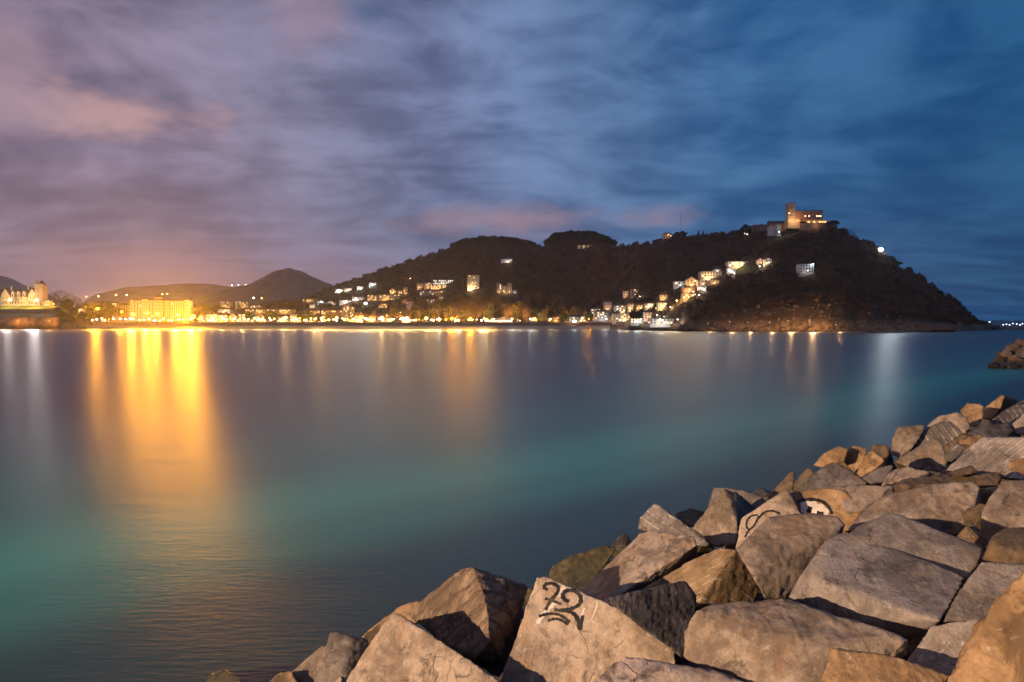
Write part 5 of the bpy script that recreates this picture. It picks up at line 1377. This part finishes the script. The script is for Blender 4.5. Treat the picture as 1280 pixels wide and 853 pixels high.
# park of bare trees behind the promenade lamps
rp_ = random.Random(12)
for k in range(15):  # unseen lamps added among the trees to make them glow
    px = 452+k*19.5; Yl = 1398 + (k*37 % 50); zg = land(px, Yl)
    lamp(px, HY-(zg+6-H)*F/Yl, Yl, 42000, (1, .50, .12), 'added orange lamp that makes the bare trees behind the seafront glow', .5, 6, 10, group='added lamps among the bare trees')
for i in range(64):
    px = 446 + (i*.618 % 1)*290 + rp_.uniform(-3, 3)
    row = rp_.random()
    Y = 1372 + row*150
    top = lerp_tab([(446,388),(480,384),(520,378),(560,372),(600,368),(640,372),(660,376),(690,374),(730,384),(745,392)], px) + rp_.uniform(-1, 4)
    z0 = land(px, Y); pb = HY-(z0-H)*F/Y
    hh = (pb-top)*(.52+.48*row)
    kd, mt = ('bare', 'brown') if rp_.random() < .7 else ('round', 'olive')
    tree(px, pb, max(8, hh), kd, mt, 'bare-branched park tree glowing orange behind the seafront lamps', Y=Y, wide=.8, group='lamp-lit park trees behind the seafront')
for i in range(44):
    px = rp_.uniform(470, 745); Y = rp_.uniform(1520, 1640)
    z0 = land(px, Y); pb = HY-(z0-H)*F/Y
    top = lerp_tab([(470,378),(520,373),(560,368),(600,364),(640,369),(675,362),(700,364),(725,374),(745,386)], px) + rp_.uniform(0, 5)
    tree(px, pb, max(8, pb-top), 'bare', 'brown', 'tall dim bare tree at the back of the seafront park', Y=Y, wide=.7, group='tall dim trees at the back of the park')
for (px, pb, h, kd, mt, Y, lb) in [
  (84,388,14,'round','dark',1300,'dark evergreen tree at the right end of the mansion terrace'),(72,393,9,'round','dark',1298,'dark bush-like tree at the end of the retaining wall'),(92,395,10,'round','dark',1296,'dark tree lower on the slope right of the mansion'),
  (103,399,9,'round','dark',1300,'dark low tree above the left end of the beach'),(78,400,10,'round','dark',1275,'dark tree clinging to the end of the ochre wall'),(90,405,9,'round','dark',1272,'dark waterside tree below the mansion slope'),(66,384,19,'bare','brown',1420,'bare brown tree right behind the mansion tower'),(76,384,22,'bare','brown',1450,'tall bare brown tree right of the mansion tower'),
  (87,385,18,'bare','brown',1440,'bare brown tree between the mansion and the small orange villa'),(97,386,15,'bare','brown',1440,'smaller bare tree left of the small orange villa'),
  (112,396,17,'round','olive',1410,'orange-lit bushy tree behind the starry lamp'),(120,398,20,'bare','brown',1420,'tall orange-lit bare tree right over the starry lamp'),(130,399,21,'round','olive',1418,'orange-lit tree left of the orange building'),(141,400,18,'round','olive',1415,'orange-lit tree in front of the orange building'),(154,400,14,'bare','brown',1396,'small lit tree at the left end of the long yellow hotel'),
  (111,402,12,'round','olive',1380,'low lit bushy tree above the left end of the sand'),(134,402,12,'round','olive',1380,'low yellow-lit tree on the promenade by the orange building'),
  (245,402,22,'bare','brown',1425,'tall bare tree glowing right of the brightest lamp'),(252,402,24,'bare','brown',1430,'tallest glowing bare tree right of the yellow apartments'),(261,402,20,'bare','brown',1440,'glowing bare tree left of the white seafront houses'),
  (312,401,11,'round','green',1385,'small round tree in front of the wide white seafront block'),(338,402,13,'round','olive',1392,'bushy lit tree between seafront houses, left of the tall bright lamp'),(343,402,11,'round','green',1388,'small green lit tree beside the low tiled house'),
  (378,402,12,'round','olive',1388,'bushy lit tree right of the tall cream seafront house'),(386,402,13,'round','green',1392,'green tree left of the twin bright lamps'),(397,402,10,'round','olive',1400,'low lit tree behind the twin bright lamps'),(413,402,12,'round','olive',1395,'lit tree left of the church-like tower'),(422,402,12,'bare','brown',1410,'small bare tree at the foot of the church-like tower'),
  (446,402,12,'bare','brown',1390,'bare tree right of the church-like tower'),
  (358,388,11,'round','brown',1560,'rounded brown tree above the long terrace roofline'),(345,388,9,'round','brown',1560,'lower brown tree above the long terrace roofline'),(402,386,8,'round','dark',1560,'dark tree right of the orange floodlit villa'),
  (411,388,9,'round','dark',1540,'dark tree above the long low ochre terrace'),
  (736,403,13,'round','olive',1375,'yellow-lit tree left of the white village house'),(700,403,9,'bare','olive',1372,'low lit tree left of the pale villa'),(708,403,8,'round','green',1372,'small lit bush-like tree beside the pale villa'),(680,403,8,'bare','olive',1375,'low lit tree right of the tall white lamps'),
  (790,398,8,'round','dark',1180,'dark tree between the cream hotel and the hillside row'),(800,397,9,'round','dark',1120,'dark tree left of the tan house above the quay'),(829,397,9,'round','dark',1010,'dark tree right of the tan house above the quay'),
  (838,393,9,'round','dark',1020,'dark tree under the right end of the warm hillside row'),
  (873,297,8.5,'cypress','dark',1330,'slim left cypress of two on the ridge'),(879,297,8.5,'cypress','dark',1332,'slim right cypress of two on the ridge'),
  (818,306,6,'round','dark',1420,'small round tree left of the ridge house'),(853,298,9,'round','dark',1400,'round dark tree right of the ridge house'),(846,298,8,'round','dark',1402,'dark tree touching the right end of the ridge house'),(803,309,5,'cypress','dark',1430,'tiny pointed tree alone on the open ridge'),(821,304,6,'cypress','dark',1421,'tiny pointed tree left of the ridge house'),
  (933,295,14,'round','dark',1230,'round tree clump left below the summit'),(926,296,9,'round','dark',1232,'smaller round tree at the left of the summit slope'),(941,294,12,'round','dark',1225,'dark tree at the start of the summit rampart'),
  (1041,289,14,'pine','dark',1105,'umbrella-shaped tree beside the summit hotel'),(1052,296,11,'round','dark',1090,'dark round tree on the slope right of the umbrella-shaped tree'),(1064,302,14,'bare','dark',1080,'feathery dark tree on the right skyline'),(1070,306,12,'bare','dark',1075,'second feathery tree on the right skyline'),
  (1087,313,12,'round','dark',1068,'dark tree left of the lighthouse on the skyline'),(1093,318,11,'round','dark',1065,'dark tree touching the lighthouse'),(1114,328,8,'round','dark',1058,'rounded tree right of the lighthouse'),(1124,335,8,'pine','dark',1050,'flat-topped tree on the right skyline slope'),
  (1136,343,9,'round','dark',1042,'rounded tree halfway down the right skyline'),(1148,351,9,'pine','dark',1035,'flat-topped tree halfway down the right skyline'),(1176,369,6,'round','dark',1010,'small tree low on the right skyline'),(1204,391,6,'pine','dark',1000,'last small flat tree on the right skyline')]:
    tree(px, pb, h, kd, mt, lb, Y=Y, wide=1.15 if kd in ('round', 'pine') else 1.0, sink=2.0)
# two tree clumps that make the humps of the ridge
for i in range(26):
    px = 684 + i*3.3; top = lerp_tab([(684,299),(692,292),(710,288.5),(740,289),(755,294),(768,300)], px)
    Y = lerp_tab(RD, px)-5 - (i*7 % 5)*9; pb = lerp_tab(RP, px)+2
    tree(px, pb, max(7, pb-top+rp_.uniform(-1, .6)), 'round', 'dark', 'dark tree in the dense clump that forms the second hump of the ridge', Y=Y, wide=1.2, group='trees of the second ridge hump', sink=3)
for i in range(24):
    px = 566 + i*4.4; top = lerp_tab([(566,304),(580,298),(600,295),(640,295.5),(660,299),(672,304)], px)
    Y = lerp_tab(RD, px)-5 - (i*7 % 5)*9; pb = lerp_tab(RP, px)+2
    tree(px, pb, max(5, pb-top+rp_.uniform(-1.4, .6)), 'round', 'dark', 'dark tree along the first hump of the ridge', Y=Y, wide=1.3, group='trees of the first ridge hump', sink=3)

# ------------------------------------------------------------------ unseen floodlight mast added behind the photographer (lights the rocks)
def mast(loc, power, col, label, tgt, h=22, size=.6, cone=120):
    e = empty('floodlight_mast', (loc[0], loc[1], loc[2]-h)); tag(e, label, 'floodlight mast')
    MB().tube((0,0,0), (0,0,h-.4), .25, .12, 10).build('pole', metal, e)
    hb = MB().box(-.8, .8, -.25, .25, h-.3, h+.5).build('lamp_head', metal, e)
    d = Vector(tgt)-Vector(loc)
    add_light('light', 'SPOT', (0, .6, h), power, col, size, e, rot=d.to_track_quat('-Z', 'Y').to_euler(), spot=math.radians(cone), blend=.4)
mast((-84, -52, 23), 1330000, (1.0, .68, .41), 'unseen tall floodlight mast added behind the viewer to light the rocks', (12, 18, 3), 22, .5, 70)
mast((6.5, -9, 10.5), 1300, (1.0, .55, .22), 'lamp mast close behind the viewer on the promenade', (6, 6, 3), 5.5, .3, 75)

# ------------------------------------------------------------------ night air
m, g, out = new_mat('haze_air')
pv = g.node('ShaderNodeVolumePrincipled', None, {'Color': (.85,.88,.95), 'Density': .00005, 'Anisotropy': .72})
g.l.new(pv.outputs[0], out.inputs['Volume'])
tag(MB().box(-6500, 6500, -300, 7600, -2, 520).build('haze', m), kind='stuff')
